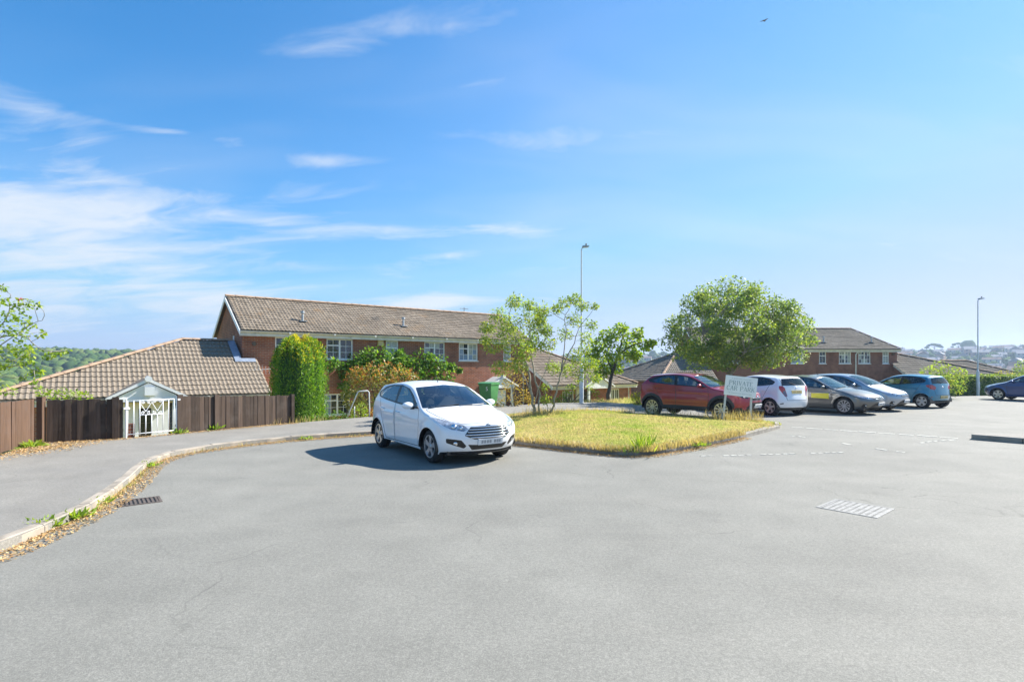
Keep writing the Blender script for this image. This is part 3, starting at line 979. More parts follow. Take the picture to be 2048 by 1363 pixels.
def window(root, x0, x1, z0, z1, y, layout='pair', panes='pane', sill=True, bars=True):
    """framed window; the frame is the part, its panes and sill are its pieces"""
    f = 0.055
    yf0, yf1 = y - .005, y + .06
    fr = MB()
    fr.box(x0, x0 + f, yf0, yf1, z0, z1); fr.box(x1 - f, x1, yf0, yf1, z0, z1)
    fr.box(x0 + f, x1 - f, yf0, yf1, z1 - f, z1); fr.box(x0 + f, x1 - f, yf0, yf1, z0, z0 + f)
    leaves = []
    ix0, ix1, iz0, iz1 = x0 + f, x1 - f, z0 + f, z1 - f
    if layout == 'pair':
        xm = (x0 + x1) / 2
        fr.box(xm - .04, xm + .04, yf0 - .004, yf1, iz0, iz1)
        zt = iz1 - (iz1 - iz0) * .30
        fr.box(ix0, xm - .04, yf0 - .003, yf1, zt - .028, zt + .028)
        leaves = [(ix0, xm - .04, zt + .028, iz1, 2, 1), (ix0, xm - .04, iz0, zt - .028, 2, 2), (xm + .04, ix1, iz0, iz1, 2, 3)]
    elif layout == 'narrow':
        zt = iz1 - (iz1 - iz0) * .36
        fr.box(ix0, ix1, yf0 - .003, yf1, zt - .028, zt + .028)
        leaves = [(ix0, ix1, zt + .028, iz1, 2, 1), (ix0, ix1, iz0, zt - .028, 2, 1)]
    elif layout == 'two':
        xm = (x0 + x1) / 2
        fr.box(xm - .035, xm + .035, yf0 - .004, yf1, iz0, iz1)
        leaves = [(ix0, xm - .035, iz0, iz1, 2, 2), (xm + .035, ix1, iz0, iz1, 2, 2)]
    else:
        leaves = [(ix0, ix1, iz0, iz1, 1, 1)]
    cells = []
    bw = .009
    for (a, b, c, d, nx, nz) in leaves:
        if not bars: nx = nz = 1
        for i in range(1, nx):
            x = a + (b - a) * i / nx
            fr.box(x - bw, x + bw, yf0 + .012, yf0 + .03, c, d)
        for j in range(1, nz):
            z = c + (d - c) * j / nz
            fr.box(a, b, yf0 + .010, yf0 + .028, z - bw, z + bw)
        for i in range(nx):
            for j in range(nz):
                cells.append((a + (b - a) * i / nx + (bw if i else 0), a + (b - a) * (i + 1) / nx - (bw if i < nx - 1 else 0), c + (d - c) * j / nz + (bw if j else 0), c + (d - c) * (j + 1) / nz - (bw if j < nz - 1 else 0)))
    w = fr.build('window', MT['upvc'], root, fix=False)
    for (a, b, c, d) in cells:
        pm = panes if isinstance(panes, str) else panes[rng.randrange(len(panes))]
        MB().box(a, b, yf0 + .031 + rng.uniform(0, .002), yf0 + .040, c, d).build('pane', MT[pm], w, fix=False)
    if sill:
        MB().box(x0 - .04, x1 + .04, y - .07, y + .05, z0 - .05, z0 - .002).build('sill', MT['upvc'], w, fix=False)
    return w


def gutter(root, x0, x1, y, z, mat, r=.055):
    mb = MB()
    n = 7
    pr = [(-math.cos(math.pi * i / (n - 1)) * r, -math.sin(math.pi * i / (n - 1)) * r) for i in range(n)]
    pr = pr + [(p[0] * .82, p[1] * .82) for p in pr[::-1]]
    mb.prism([(y + a, z + b) for a, b in pr], 'x', x0, x1)
    g = mb.build('gutter', MT[mat], root)
    k = max(2, int((x1 - x0) / 2.0))
    for i in range(1, k):
        x = x0 + (x1 - x0) * i / k
        MB().box(x - .035, x + .035, y - r - .012, y + r + .004, z - r - .014, z + .01).build('gutter_joint', MT[mat], g)
    return g


def terrace(name, loc, rz, L, depth, eave, ridge, base, wins, label, brick, tiles, rows, hip_right=None, low=(), tile_w=0.31, overhang=.27):
    root = empty(name, loc, rz, label, 'house')
    y0 = .22; ym = depth / 2; y1 = depth - .22
    mb = MB()
    holes = [(a, b, c, d) for (a, b, c, d, *_r) in list(wins) + list(low)]
    wall_face(mb, .08, L - .08, base, eave - .05, y0, holes)
    mb.quad((.08, y1, base), (.08, y0, base), (.08, y0, eave - .05), (.08, y1, eave - .05))
    mb.quad((L - .08, y0, base), (L - .08, y1, base), (L - .08, y1, eave - .05), (L - .08, y0, eave - .05))
    mb.quad((L - .08, y1, base), (.08, y1, base), (.08, y1, eave - .05), (L - .08, y1, eave - .05))
    mb.add([(.08, y0, eave - .05), (.08, y1, eave - .05), (.08, ym, ridge - .12)], [(0, 2, 1)])
    if hip_right is None:
        mb.add([(L - .08, y0, eave - .05), (L - .08, y1, eave - .05), (L - .08, ym, ridge - .12)], [(0, 1, 2)])
    mb.build('wall', brick, root, fix=False)
    # black sheet behind the glass, the rooms' shade put into its colour
    MB().box(.3, L - .3, y0 + .25, y0 + .3, base, eave - .1).build('room_dark_sheet', MT['unlit_black'], root)
    for (a, b, c, d, lay, pn) in wins:
        window(root, a, b, c, d, y0 + .03, lay, pn)
    for (a, b, c, d, lay, pn) in low:
        window(root, a, b, c, d, y0 + .03, lay, pn)
    # roof
    ov = .06
    x0, x1 = -ov, L + ov
    ye = -.06
    sl = (ridge - eave) / (ym - ye)
    re = x1 if hip_right is None else hip_right
    mb = MB(); th = .05
    for dz in (0, -th):
        mb.v += [(x0, ye, eave + dz), (x1, ye, eave + dz), (re, ym, ridge + dz), (x0, ym, ridge + dz), (x0, depth - ye, eave + dz), (x1, depth - ye, eave + dz)]
    mb.f += [(0, 1, 2, 3), (3, 2, 5, 4), (6, 9, 8, 7), (9, 10, 11, 8), (0, 6, 7, 1), (4, 5, 11, 10), (0, 3, 9, 6), (3, 4, 10, 9), (1, 7, 8, 2), (2, 8, 11, 5)]
    mb.m += [0] * 10
    roof = mb.build('roof', tiles, root, fix=True)
    slen = math.hypot(ym - ye, ridge - eave)
    Mx = basis((0, ye, eave), (1, 0, 0), (0, ym - ye, ridge - eave))
    poly = [(x0, 0), (x1, 0), (re, slen), (x0, slen)]
    tile_field(roof, Mx, poly, tile_w, slen / rows, tiles, seed=4)
    ridge_tiles(roof, (x0, ym, ridge + .02), (re, ym, ridge + .02), MT['ridge_tile'])
    if hip_right is not None:
        ridge_tiles(roof, (x1, ye, eave + .02), (re, ym, ridge + .02), tiles if False else MT['ridge_tile'], r=.1)
        ridge_tiles(roof, (x1, depth - ye, eave + .02), (re, ym, ridge + .02), MT['ridge_tile'], r=.1)
    # boards
    MB().box(x0, x1, -.005, .03, eave - .235, eave - .055).build('fascia', MT['white_aged'], root)
    MB().box(x0 + .02, x1 - .02, .031, y0 + .005, eave - .235, eave - .215).build('soffit', MT['white_aged'], root)
    gutter(root, x0, x1, -.07, eave - .035, 'white_aged')
    # barge boards on the left gable
    for (ya, yb) in ((ye, ym), (depth - ye, ym)):
        for (xa) in ([x0 - .03] + ([] if hip_right is not None else [x1])):
            mb = MB()
            mb.prism([(ya, eave - .20), (ya, eave - .01), (yb, ridge - .005), (yb, ridge - .20)], 'x', xa, xa + .03)
            mb.build('bargeboard', MT['white_paint'], root)
    return root, roof, Mx


def flue(root, x, y, z, mat='galvanised'):
    mb = MB()
    mb.tube([(x, y, z - .1), (x, y, z + .28)], .055, 10)
    mb.lathe([(.0, z + .30), (.085, z + .30), (.095, z + .35), (.085, z + .41), (0, z + .42)], 12, c=(x, y, 0))
    f = mb.build('flue', MT[mat], root, sm=True, angle=40)
    MB().box(x - .16, x + .16, y - .2, y + .14, z - .075, z - .045).build('flue_flashing', MT['galvanised'], f)


def wing(name, loc, rz, xv, xr0, xr1, xc, label, brick, tiles, single=False, base=-1.3, he=.76, hr=2.92, yr=1.5, yf=-2.4, yb=5.4, notch=0.0, wins=(), ridge_mat='ridge_tile', gut='white_aged', xcb=None):
    """single storey hipped wing: verge at xv, ridge xr0..xr1, hipped corner at xc (either way along x)"""
    s = 1 if xc > xv else -1
    xcb = xc if xcb is None else xcb
    root = empty(name, loc, rz, label, 'house wing')
    mb = MB()
    wx0, wx1 = sorted((xv - s * -.14, xc - s * .28))
    wall_face(mb, wx0, wx1, base, he + .02, yf + .3, [w[:4] for w in wins])
    xs = xv + s * .14
    mb.add([(xs, yf + .3, base), (xs, .2, base), (xs, .2, he + (hr - he) * (.2 - yf) / (yr - yf) - .08), (xs, yf + .3, he + .05)], [(0, 1, 2, 3)])
    xe = xc - s * .28
    xeb = xcb - s * .28
    mb.quad((xe, yf + .3, base), (xeb, yb - .3, base), (xeb, yb - .3, he + .02), (xe, yf + .3, he + .02))
    mb.build('wall', brick, root, fix=False)
    if wins:
        MB().box(wx0 + .2, wx1 - .2, yf + .55, yf + .6, base, he - .1).build('room_dark_sheet', MT['unlit_black'], root)  # black sheet painted as the shade of the room
    for (a, b, c, d, lay, pn) in wins:
        window(root, a, b, c, d, yf + .33, lay, pn)
    zn = he + (hr - he) * (notch - yf) / (yr - yf)
    # roof body
    mb = MB(); th = .06
    top = [(xv, yf, he), (xc, yf, he), (xr1, yr, hr), (xr0, yr, hr), (xr0, notch, zn), (xv, notch, zn), (xcb, yb, he), (xr0, yb, he)]
    mb.v += top + [(x, y, z - th) for x, y, z in top]
    n = len(top)
    fs = [(0, 1, 2, 3, 4, 5), (1, 6, 2), (2, 6, 7, 3)]
    mb.f += fs + [tuple(i + n for i in f[::-1]) for f in fs]
    mb.f += [(0, n, n + 1, 1), (1, n + 1, n + 6, 6), (0, 5, n + 5, n), (5, 4, n + 4, n + 5), (6, n + 6, n + 7, 7)]
    mb.m += [0] * len(mb.f)
    roof = mb.build('roof', tiles, root, fix=True)
    sl = math.hypot(yr - yf, hr - he)
    k = sl / (yr - yf)
    if s < 0:
        Mx = basis((0, yf, he), (1, 0, 0), (0, yr - yf, hr - he))
        poly = [(xc, 0), (xv, 0), (xv, (notch - yf) * k), (xr0, (notch - yf) * k), (xr0, sl), (xr1, sl)]
    else:
        Mx = basis((0, yf, he), (1, 0, 0), (0, yr - yf, hr - he))
        poly = [(xv, 0), (xc, 0), (xr1, sl), (xr0, sl), (xr0, (notch - yf) * k), (xv, (notch - yf) * k)]
    rows = 13
    tile_field(roof, Mx, poly, .30, sl / rows, tiles, single, seed=8)
    # hip end slope
    A_, B_, C_ = Vector((xc, yf, he)), Vector((xcb, yb, he)), Vector((xr1, yr, hr))
    if s < 0: A_, B_ = B_, A_
    ud = (B_ - A_).normalized(); off = (C_ - A_).dot(ud)
    vd = (C_ - A_) - ud * off
    hl = vd.length
    Mh = basis(A_, ud, vd)
    tile_field(roof, Mh, [(0, 0), ((B_ - A_).length, 0), (off + .02, hl), (off - .02, hl)], .30, hl / round(hl / .345), tiles, False, seed=9)
    ridge_tiles(roof, (xc, yf, he + .03), (xr1, yr, hr + .03), MT[ridge_mat], r=.12)
    ridge_tiles(roof, (xcb, yb, he + .03), (xr1, yr, hr + .03), MT[ridge_mat], r=.12)
    ridge_tiles(roof, (xr1, yr, hr + .03), (xr0, yr, hr + .03), MT[ridge_mat], r=.12)
    a, b = sorted((xv, xc))
    MB().box(a, b, yf + .03, yf + .06, he - .24, he - .065).build('fascia', MT[gut], root)
    MB().box(a + .02, b - .02, yf + .061, yf + .298, he - .24, he - .222).build('soffit', MT[gut], root)
    gutter(root, a, b, yf - .02, he - .04, gut)
    mb = MB()
    ex = (xv - .03, xv) if s > 0 else (xv, xv + .03)
    mb.prism([(yf, he - .24), (yf, he - .01), (notch, zn - .01), (notch, zn - .22)], 'x', *ex)
    mb.build('bargeboard', MT['white_paint'], root)
    return root, roof, Mx


def porch(root, xm, half, yf, he, ha, yback, base, mat_wall='white_paint', tile='tiles', door=True):
    """gabled entrance porch: a part of its house"""
    mb = MB()
    for s in (-1, 1):
        mb.add([(xm, yf - .06, ha + .03), (xm + s * (half + .04), yf - .06, he - .01), (xm + s * (half + .04), yback, he - .01), (xm, yback + .9, ha + .03),
                (xm, yf - .06, ha - .03), (xm + s * (half + .04), yf - .06, he - .07), (xm + s * (half + .04), yback, he - .07), (xm, yback + .9, ha - .03)],
               [(0, 1, 2, 3), (4, 7, 6, 5), (0, 4, 5, 1), (1, 5, 6, 2)])
    p = mb.build('porch_roof', MT[tile], root)
    for s in (-1, 1):
        mb = MB()
        pts = [(xm, ha + .05), (xm + s * (half + .09), he - .0), (xm + s * (half + .09), he - .09), (xm, ha - .06)]
        mb.prism(pts if s < 0 else pts[::-1], 'y', yf - .10, yf - .065)
        mb.build('bargeboard', MT['white_paint'], p)
    MB().prism([(xm - half + .1, he - .03), (xm + half - .1, he - .03), (xm, ha - .09)], 'y', yf - .03, yf + .01).build('gable_panel', MT[mat_wall], p)
    MB().box(xm - half + .12, xm + half - .12, yf - .05, yf + .06, he - .14, he - .032).build('porch_beam', MT[mat_wall], p)
    MB().lathe([(.0, yf - .14), (.10, yf - .14), (.10, yf + .1), (0, yf + .1)], 14, 'y', c=(xm, 0, ha + .03)).build('ridge_cap', MT['white_paint'], p)
    for s in (-1, 1):
        x = xm + s * (half - .30)
        MB().box(x - .06, x + .06, yf - .02, yf + .08, base, he - .142).build('porch_post', MT[mat_wall], p)
    return p


# --- the long brick house
W1 = [(1.40, 2.40, 2.16, 3.13, 'narrow', 'pane'), (3.67, 4.93, 2.16, 3.13, 'pair', 'pane'), (6.64, 7.30, 2.16, 3.13, 'narrow', 'curtain'),
      (8.80, 10.02, 2.16, 3.13, 'pair', ('pane', 'pane', 'curtain')), (10.92, 12.15, 2.16, 3.13, 'pair', ('curtain', 'pane_blue', 'pane')), (13.95, 14.5, 2.16, 3.13, 'narrow', 'curtain')]
LOW1 = [(3.58, 4.80, -.45, .55, 'pair', ('pane', 'pane', 'pane_blue')), (8.2, 9.4, -.45, .55, 'pair', 'pane')]
h1, r1, M1 = terrace('brick_terrace', HO, HA, 15.9, 6.3, 3.36, 5.09, -1.35, W1,
                     'long two storey red brick terrace with brown tiled gable roof behind the white hatchback', MT['brick'], MT['tiles'], 15, low=LOW1)
for x in (2.8, 7.95, 13.33):
    flue(h1, x, .95, 3.36 + 1.01 * .54 + .09)
MB().box(6.18, 6.45, .08, .215, 2.86, 3.12).build('alarm_box', MT['cream_plastic'], h1)
mb = MB(); mb.lathe([(.0, .17), (.09, .17), (.09, .215), (.05, .215)], 14, 'y', c=(.54, 0, 2.80)); mb.build('wall_vent', MT['iron'], h1)
MB().tube([(15.35, .12, 3.1), (15.35, .12, -1.2)], .035, 8).build('downpipe', MT['white_aged'], h1)
mb = MB(); mb.tube([(-.02, 1.45, 2.92), (-.02, 1.45, 3.18)], .035, 8); mb.build('vent_pipe', MT['white_paint'], h1)
mb = MB(); mb.tube([(13.1, 3.1, 5.1), (13.1, 3.1, 5.45)], .02, 6); mb.tube([(12.8, 3.1, 5.38), (13.4, 3.1, 5.38)], .015, 6); mb.build('roof_aerial', MT['iron'], h1)
# middle entrance porch of the terrace
pm = porch(h1, 13.2, .95, -.75, .78, 1.24, .1, -1.3, tile='white_aged')
MB().box(12.86, 13.62, -.45, -.38, -1.3, .55).build('porch_panel', MT['white_paint'], h1)

# --- its left wing
w1, wr1, WM1 = wing('hipped_wing', HO, HA, .5, -.03, -2.0, -7.9, 'single storey wing with brown tiled hipped roof behind the dark fence',
                    MT['brick'], MT['tiles'], single=True)
# lead flashing stepping round the corner of the taller house
zf = .76 + 2.16 * (2.4 / 3.9)
Mf = WM1
def onroof(x, y, dz):
    z = .76 + (y + 2.4) * 2.16 / 3.9
    return (x, y - dz * .48, z + dz * .87)
mb = MB()
mb.quad(onroof(-.28, 0, .07), onroof(-.02, 0, .10), onroof(-.02, 1.45, .10), onroof(-.28, 1.45, .07))
mb.quad(onroof(-.28, -.22, .07), onroof(.52, -.22, .07), onroof(.52, 0.0, .10), onroof(-.28, 0.0, .10))
mb.quad((-.015, -.0, zf + .05), (-.015, 1.45, zf + .85), (-.015, 1.45, zf + .95), (-.015, -.0, zf + .16))
mb.quad(onroof(.52, -.22, .0), onroof(.52, -.22, .07), onroof(.52, 0, .10), onroof(.52, 0, .0))
mb.build('lead_flashing', MT['lead'], w1, fix=False)
p1 = porch(w1, -3.55, 1.05, -3.6, .80, 1.37, -2.3, -1.3)
MB().box(-3.66, -3.38, -3.74, -3.64, .86, 1.14).build('porch_lamp', MT['white_paint'], p1)
mb = MB()
mb.box(-4.28, -3.78, -2.98, -2.9, -1.3, .62); mb.box(-3.42, -2.92, -2.98, -2.9, -1.3, .62); mb.box(-3.78, -3.42, -2.98, -2.9, .40, .62)
mb.build('porch_wall', MT['white_paint'], w1)
MB().box(-3.78, -3.42, -2.94, -2.90, -1.3, .40).build('door', MT['door_dark'], w1)
mb = MB()
for z in (-.9, -.5, -.1): mb.box(-3.78, -3.42, -2.955, -2.94, z - .01, z + .01)
mb.box(-3.607, -3.593, -2.956, -2.94, -1.3, .40)
mb.build('door_glazing_bars', MT['iron'], w1)
MB().box(-2.88, -2.55, -2.92, -2.88, -1.3, .55).build('side_glass', MT['pane'], w1)
MB().box(-4.6, -2.5, -3.5, -2.2, -1.32, -1.26).build('porch_step', MT['kerb_stone'], w1)
mb = MB(); mb.box(-4.4, -2.7, -3.55, -2.35, .60, .64); mb.build('porch_soffit', MT['cream_plastic'], w1)
# aerial on the wing roof edge
mb = MB(); mb.tube([(-.45, -.9, 1.62), (1.0, -.75, 1.72)], .012, 6)
for i in range(5):
    x = .35 + i * .14
    mb.tube([(x, -.86 + i * .012, 1.4 + i * .03), (x, -.80 + i * .012, 1.98 - i * .05)], .008, 5)
mb.build('roof_aerial', MT['galvanised'], w1)

# --- right wing of the terrace
w2, wr2, WM2 = wing('hipped_wing', HO, HA, 15.42, 15.95, 17.6, 22.7, 'low brick wing with small white entrance gable behind the lamp post',
                    MT['brick'], MT['tiles'], wins=[(16.45, 17.35, -.9, .42, 'two', 'pane'), (20.5, 21.3, -.9, .45, 'two', ('pane', 'curtain'))])
p2 = porch(w2, 18.35, 1.15, -3.2, .72, 1.32, -2.2, -1.3)
MB().box(18.05, 18.75, -2.16, -2.11, -1.3, .4).build('door', MT['door_dark'], w2)
MB().tube([(22.05, -2.22, .6), (22.05, -2.22, -1.2)], .035, 8).build('downpipe', MT['white_aged'], w2)
mb = MB(); mb.box(17.5, 18.02, -2.16, -2.1, -1.3, .5); mb.build('porch_wall', MT['white_aged'], w2)

# --- the second terrace, beyond the car park
BO = (14.85, 43.5, 0); BA = R(0.6)
W2 = [(2.2, 3.3, 2.1, 3.09, 'pair', 'pane'), (5.40, 6.02, 2.1, 3.09, 'narrow', 'curtain'), (7.36, 8.38, 2.1, 3.09, 'one', 'pane_blue'), (9.62, 10.18, 2.1, 3.09, 'narrow', 'pane'),
      (11.22, 12.18, 2.1, 3.09, 'pair', ('curtain', 'pane')), (12.78, 13.74, 2.1, 3.09, 'pair', ('pane', 'curtain')), (14.72, 15.22, 2.1, 3.09, 'narrow', 'curtain')]
h2, r2, M2 = terrace('brick_terrace', BO, BA, 15.95, 6.6, 3.24, 5.08, -1.35, W2,
                     'two storey red brick terrace with hipped roof end beyond the parked cars', MT['brick_far'], MT['tiles_far'], 16, hip_right=14.1)
for x in (10.4, 14.3): flue(h2, x, .95, 3.24 + 1.01 * .55 + .1)
mb = MB(); mb.tube([(12.85, -.02, 3.1), (12.6, .12, 2.95), (12.5, .12, 2.8), (12.5, .12, -1.2)], .05, 8); mb.build('downpipe', MT['white_aged'], h2)
MB().box(15.45, 15.62, .1, .216, 2.78, 2.92).build('wall_vent', MT['iron'], h2)
w3, _, _ = wing('hipped_wing', BO, BA, .5, -.03, -1.43, -3.9, 'low wing with pale lined hipped roof seen above the red car', MT['brick_far'], MT['tiles_far'], xcb=-7.3,
                wins=[(-2.9, -2.2, -.6, .45, 'two', 'pane')])
w4, _, _ = wing('hipped_wing', BO, BA, 15.45, 16.0, 16.6, 24.5, 'low wing with long sloping roof running down behind the golden shrub', MT['brick_far'], MT['tiles_far'])
w5, _, _ = wing('hipped_wing', (37.0, 46.5, -.55), R(6), .0, .6, 3.0, 9.0, 'low brown roof showing between golden shrub and lamp post', MT['brick_far'], MT['tiles_far'])
# ------------------------------------------------------------------ cars
def paint_mat(name, col, metal=0.0, rough=0.35, flake=0.0):
    m, nt, out = new_mat(name)
    c = ramp(nt, noise(nt, 2.0, 3.0), [(0.3, tuple(x * .96 for x in col)), (0.7, tuple(min(1, x * 1.04) for x in col))])
    b = nd(nt, 'ShaderNodeBsdfPrincipled', {'Base Color': c, 'Roughness': rough, 'Metallic': metal, 'Specular IOR Level': 0.5, 'Coat Weight': 1.0, 'Coat Roughness': 0.02, 'Coat IOR': 1.5})
    nt.links.new(b.outputs[0], out.inputs[0])
    return m


paint_mat('paint_white', (0.84, 0.85, 0.87))
paint_mat('paint_red', (0.28, 0.008, 0.024), 0.1, 0.3)
paint_mat('paint_grey', (0.17, 0.165, 0.155), 0.6, 0.32)
paint_mat('paint_silver', (0.42, 0.45, 0.50), 0.65, 0.3)
paint_mat('paint_blue', (0.026, 0.20, 0.32), 0.3, 0.3)
paint_mat('paint_navy', (0.020, 0.055, 0.20), 0.3, 0.3)
glass_mat('car_glass', (0.66, 0.74, 0.74), 1.52, 0.12)
glass_mat('car_glass_dark', (0.10, 0.13, 0.15), 1.52, 0.03)
glass_mat('screen_glass', (0.74, 0.82, 0.80), 1.52, 0.13)
glass_mat('lamp_cover', (0.92, 0.94, 0.96), 1.45, 0.04)
plain('trim_black', (0.014, 0.014, 0.015), 0.35, var=0.1)
plain('plastic_grey', (0.030, 0.031, 0.033), 0.62, var=0.15, vscale=9)
plain('tyre', (0.018, 0.018, 0.019), 0.8, var=0.3, vscale=14, bump=0.2)
plain('alloy', (0.58, 0.59, 0.61), 0.28, metal=0.8, var=0.06)
plain('alloy_dark', (0.05, 0.05, 0.052), 0.5, metal=0.4)
plain('chrome', (0.75, 0.76, 0.78), 0.10, metal=1.0, var=0.02)
plain('seat_cloth', (0.06, 0.063, 0.07), 0.9, var=0.2)
plain('dash', (0.10, 0.105, 0.11), 0.7)
plain('lamp_silver', (0.46, 0.48, 0.52), 0.12, metal=0.3, var=0.6, vscale=18, coat=0.8)
plain('lamp_dark', (0.05, 0.055, 0.07), 0.12, metal=0.2, var=0.3, vscale=14)
plain('tail_red', (0.42, 0.012, 0.018), 0.10, var=0.3, vscale=14, coat=0.8)
plain('tail_smoke', (0.16, 0.12, 0.16), 0.12, var=0.35, vscale=16, coat=0.8)
plain('plate_white', (0.74, 0.75, 0.76), 0.4, var=0.04)
plain('plate_yellow', (0.58, 0.45, 0.16), 0.4, var=0.06)
plain('plate_blur', (0.34, 0.35, 0.37), 0.6, var=0.2, vscale=20)
plain('plate_blur_y', (0.36, 0.28, 0.14), 0.6, var=0.25, vscale=20)
plain('decal_yellow', (0.72, 0.62, 0.03), 0.4, var=0.05)
plain('shut_line', (0.02, 0.02, 0.022), 0.6)

# reference hatchback, metres from the nose: centre line (x, z) and the edge where top turns into side (x, z)
DECK = np.array([
    (.16, .20, .52, .20), (.05, .33, .42, .34), (.00, .50, .37, .50), (.045, .70, .40, .68), (.15, .80, .58, .785), (.55, .915, .86, .875),
    (.98, 1.015, 1.18, .965), (1.40, 1.235, 1.56, 1.185), (1.86, 1.425, 1.99, 1.37), (2.50, 1.495, 2.50, 1.43), (3.30, 1.445, 3.22, 1.385), (3.60, 1.385, 3.44, 1.33),
    (3.79, 1.06, 3.66, 1.03), (3.88, .86, 3.70, .85), (3.965, .58, 3.70, .57), (3.935, .36, 3.66, .37), (3.84, .25, 3.60, .25)])
CREST = np.array([2.6, 2.6, 2.6, 2.4, 2.3, 2.4, 2.4, 2.6, 2.8, 3.0, 3.0, 2.8, 2.6, 2.6, 2.8, 2.8, 2.8])


def catmull(A, s):
    s = np.clip(np.asarray(s, float), 0, len(A) - 1)
    i = np.clip(np.floor(s).astype(int), 0, len(A) - 2)
    t = (s - i)
    n = len(A) - 1
    p0, p1, p2, p3 = A[np.maximum(i - 1, 0)], A[i], A[i + 1], A[np.minimum(i + 2, n)]
    if A.ndim > 1: t = t[..., None]
    return 0.5 * (2 * p1 + (p2 - p0) * t + (2 * p0 - 5 * p1 + 4 * p2 - p3) * t ** 2 + (3 * p1 - p0 - 3 * p2 + p3) * t ** 3)


class CarShape:
    def __init__(s, L=3.97, H=1.495, HW=.86, fo=.82, wb=2.49, wr=.31, belt=.985, zmap=None, tumble=.40, tweak=None, low=.20):
        s.L, s.H, s.HW, s.fo, s.wb, s.wr, s.tumble = L, H, HW, fo, wb, wr, tumble
        s.xm = ([0, .82, 3.31, 3.97], [0, fo, fo + wb, L])
        s.zm = zmap or ([0, .2, .97, 1.495], [0, low, .97 * H / 1.495, H])
        s.D = DECK.copy()
        for (i, dx, dz) in (tweak or []):
            s.D[i, 0] += dx; s.D[i, 2] += dx * .9; s.D[i, 1] += dz; s.D[i, 3] += dz
        s.D[:, 0] = s.X(s.D[:, 0]); s.D[:, 2] = s.X(s.D[:, 2]); s.D[:, 1] = s.Z(s.D[:, 1]); s.D[:, 3] = s.Z(s.D[:, 3])
        s.belt = s.Z(belt)

    def X(s, x): return np.interp(x, *s.xm)

    def Z(s, z): return np.interp(z, *s.zm)

    def W(s, x, z):
        x = np.asarray(x, float); z = np.asarray(z, float)
        L = s.L
        f = np.clip((.95 - x) / .95, 0, 1.5); r = np.clip((x - (L - .95)) / .95, 0, 1.5)
        t = 1 - .15 * f ** 2 - .11 * r ** 2
        zl = np.clip((.50 - z) / .3, 0, 2)
        zb = s.belt + .06 * np.clip((x - 1.2) / 2.2, 0, 1)
        zu = np.clip((z - .62) / (zb - .62), 0, 1)
        v = 1 - .055 * zl ** 1.6 - .045 * zu ** 2
        # a crease along the flank and a little hollow under it
        cr = .012 * np.exp(-((z - (zb - .20)) / .035) ** 2) - .014 * np.exp(-((z - .48) / .10) ** 2)
        mid = np.clip((x - 1.0) / .4, 0, 1) * np.clip((L - .7 - x) / .5, 0, 1)
        # flared arches
        fl = 0
        for ax in (s.fo, s.fo + s.wb):
            d = np.hypot(x - ax, z - s.wr)
            fl = fl + .022 * np.exp(-((d - (s.wr + .05)) / .07) ** 2)
        over = np.maximum(0, z - zb)
        return s.HW * t * v + cr * mid + fl * (z < .85) - over * s.tumble - .10 * over ** 2

    def deck(s, sig, u):
        d = catmull(s.D, sig)
        p = np.interp(sig, np.arange(len(CREST)), CREST)
        ye = s.W(d[..., 2], d[..., 3])
        a = np.abs(u) ** p
        x = d[..., 0] + (d[..., 2] - d[..., 0]) * a
        z = d[..., 1] + (d[..., 3] - d[..., 1]) * a
        return np.stack([x, u * ye, z], -1)

    def deck_n(s, sig, u, e=.01):
        n = len(s.D) - 1
        a = s.deck(np.clip(sig + e, 0, n), u) - s.deck(np.clip(sig - e, 0, n), u)
        u1, u0 = np.clip(u + e, -1, 1), np.clip(u - e, -1, 1)
        b = s.deck(sig, u1) - s.deck(sig, u0)
        c = np.cross(a, b)
        c /= np.linalg.norm(c, axis=-1)[..., None] + 1e-12
        return c

    def side_n(s, x, z, e=.005):
        wx = (s.W(x + e, z) - s.W(x - e, z)) / (2 * e); wz = (s.W(x, z + e) - s.W(x, z - e)) / (2 * e)
        n = np.stack([-wx, np.ones_like(wx), -wz], -1)
        return n / np.linalg.norm(n, axis=-1)[..., None]


def cdt_parts(loops, lines, grid, outer):
    """triangulate outer loop with inner loops as constraints -> points, triangles"""
    pts, edges = [], []

    def loop(P, closed=True):
        b = len(pts)
        pts.extend(Vector((float(x), float(y))) for x, y in P)
        n = len(P)
        edges.extend((b + i, b + (i + 1) % n) for i in range(n if closed else n - 1))
    loop(outer)
    for P in loops: loop(P)
    for P in lines: loop(P, False)
    pts.extend(Vector((float(x), float(y))) for x, y in grid)
    r = delaunay_2d_cdt(pts, edges, [], 0, 1e-5)
    P = np.array([(v.x, v.y) for v in r[0]])
    T = np.array([f for f in r[2] if len(f) == 3])
    c = P[T].mean(1)
    ok = in_poly(outer, c[:, 0], c[:, 1])
    return P, T[ok], c[ok]


def densify(P, step, closed=True):
    out = []
    n = len(P)
    for i in range(n if closed else n - 1):
        a, b = np.array(P[i], float), np.array(P[(i + 1) % n], float)
        k = max(1, int(np.linalg.norm(b - a) / step))
        for j in range(k): out.append(tuple(a + (b - a) * j / k))
    if not closed: out.append(tuple(P[-1]))
    return out


def rounded(P, r=.02, n=3):
    """polygon with clipped-round corners"""
    out = []
    m = len(P)
    for i in range(m):
        p0, p1, p2 = (np.array(P[(i + k) % m], float) for k in (-1, 0, 1))
        a, b = p0 - p1, p2 - p1
        la, lb = np.linalg.norm(a), np.linalg.norm(b)
        q = min(r, la * .4, lb * .4)
        A, B = p1 + a / la * q, p1 + b / lb * q
        for j in range(n + 1):
            t = j / n
            out.append(tuple((1 - t) ** 2 * A + 2 * t * (1 - t) * p1 + t * t * B))
    return out


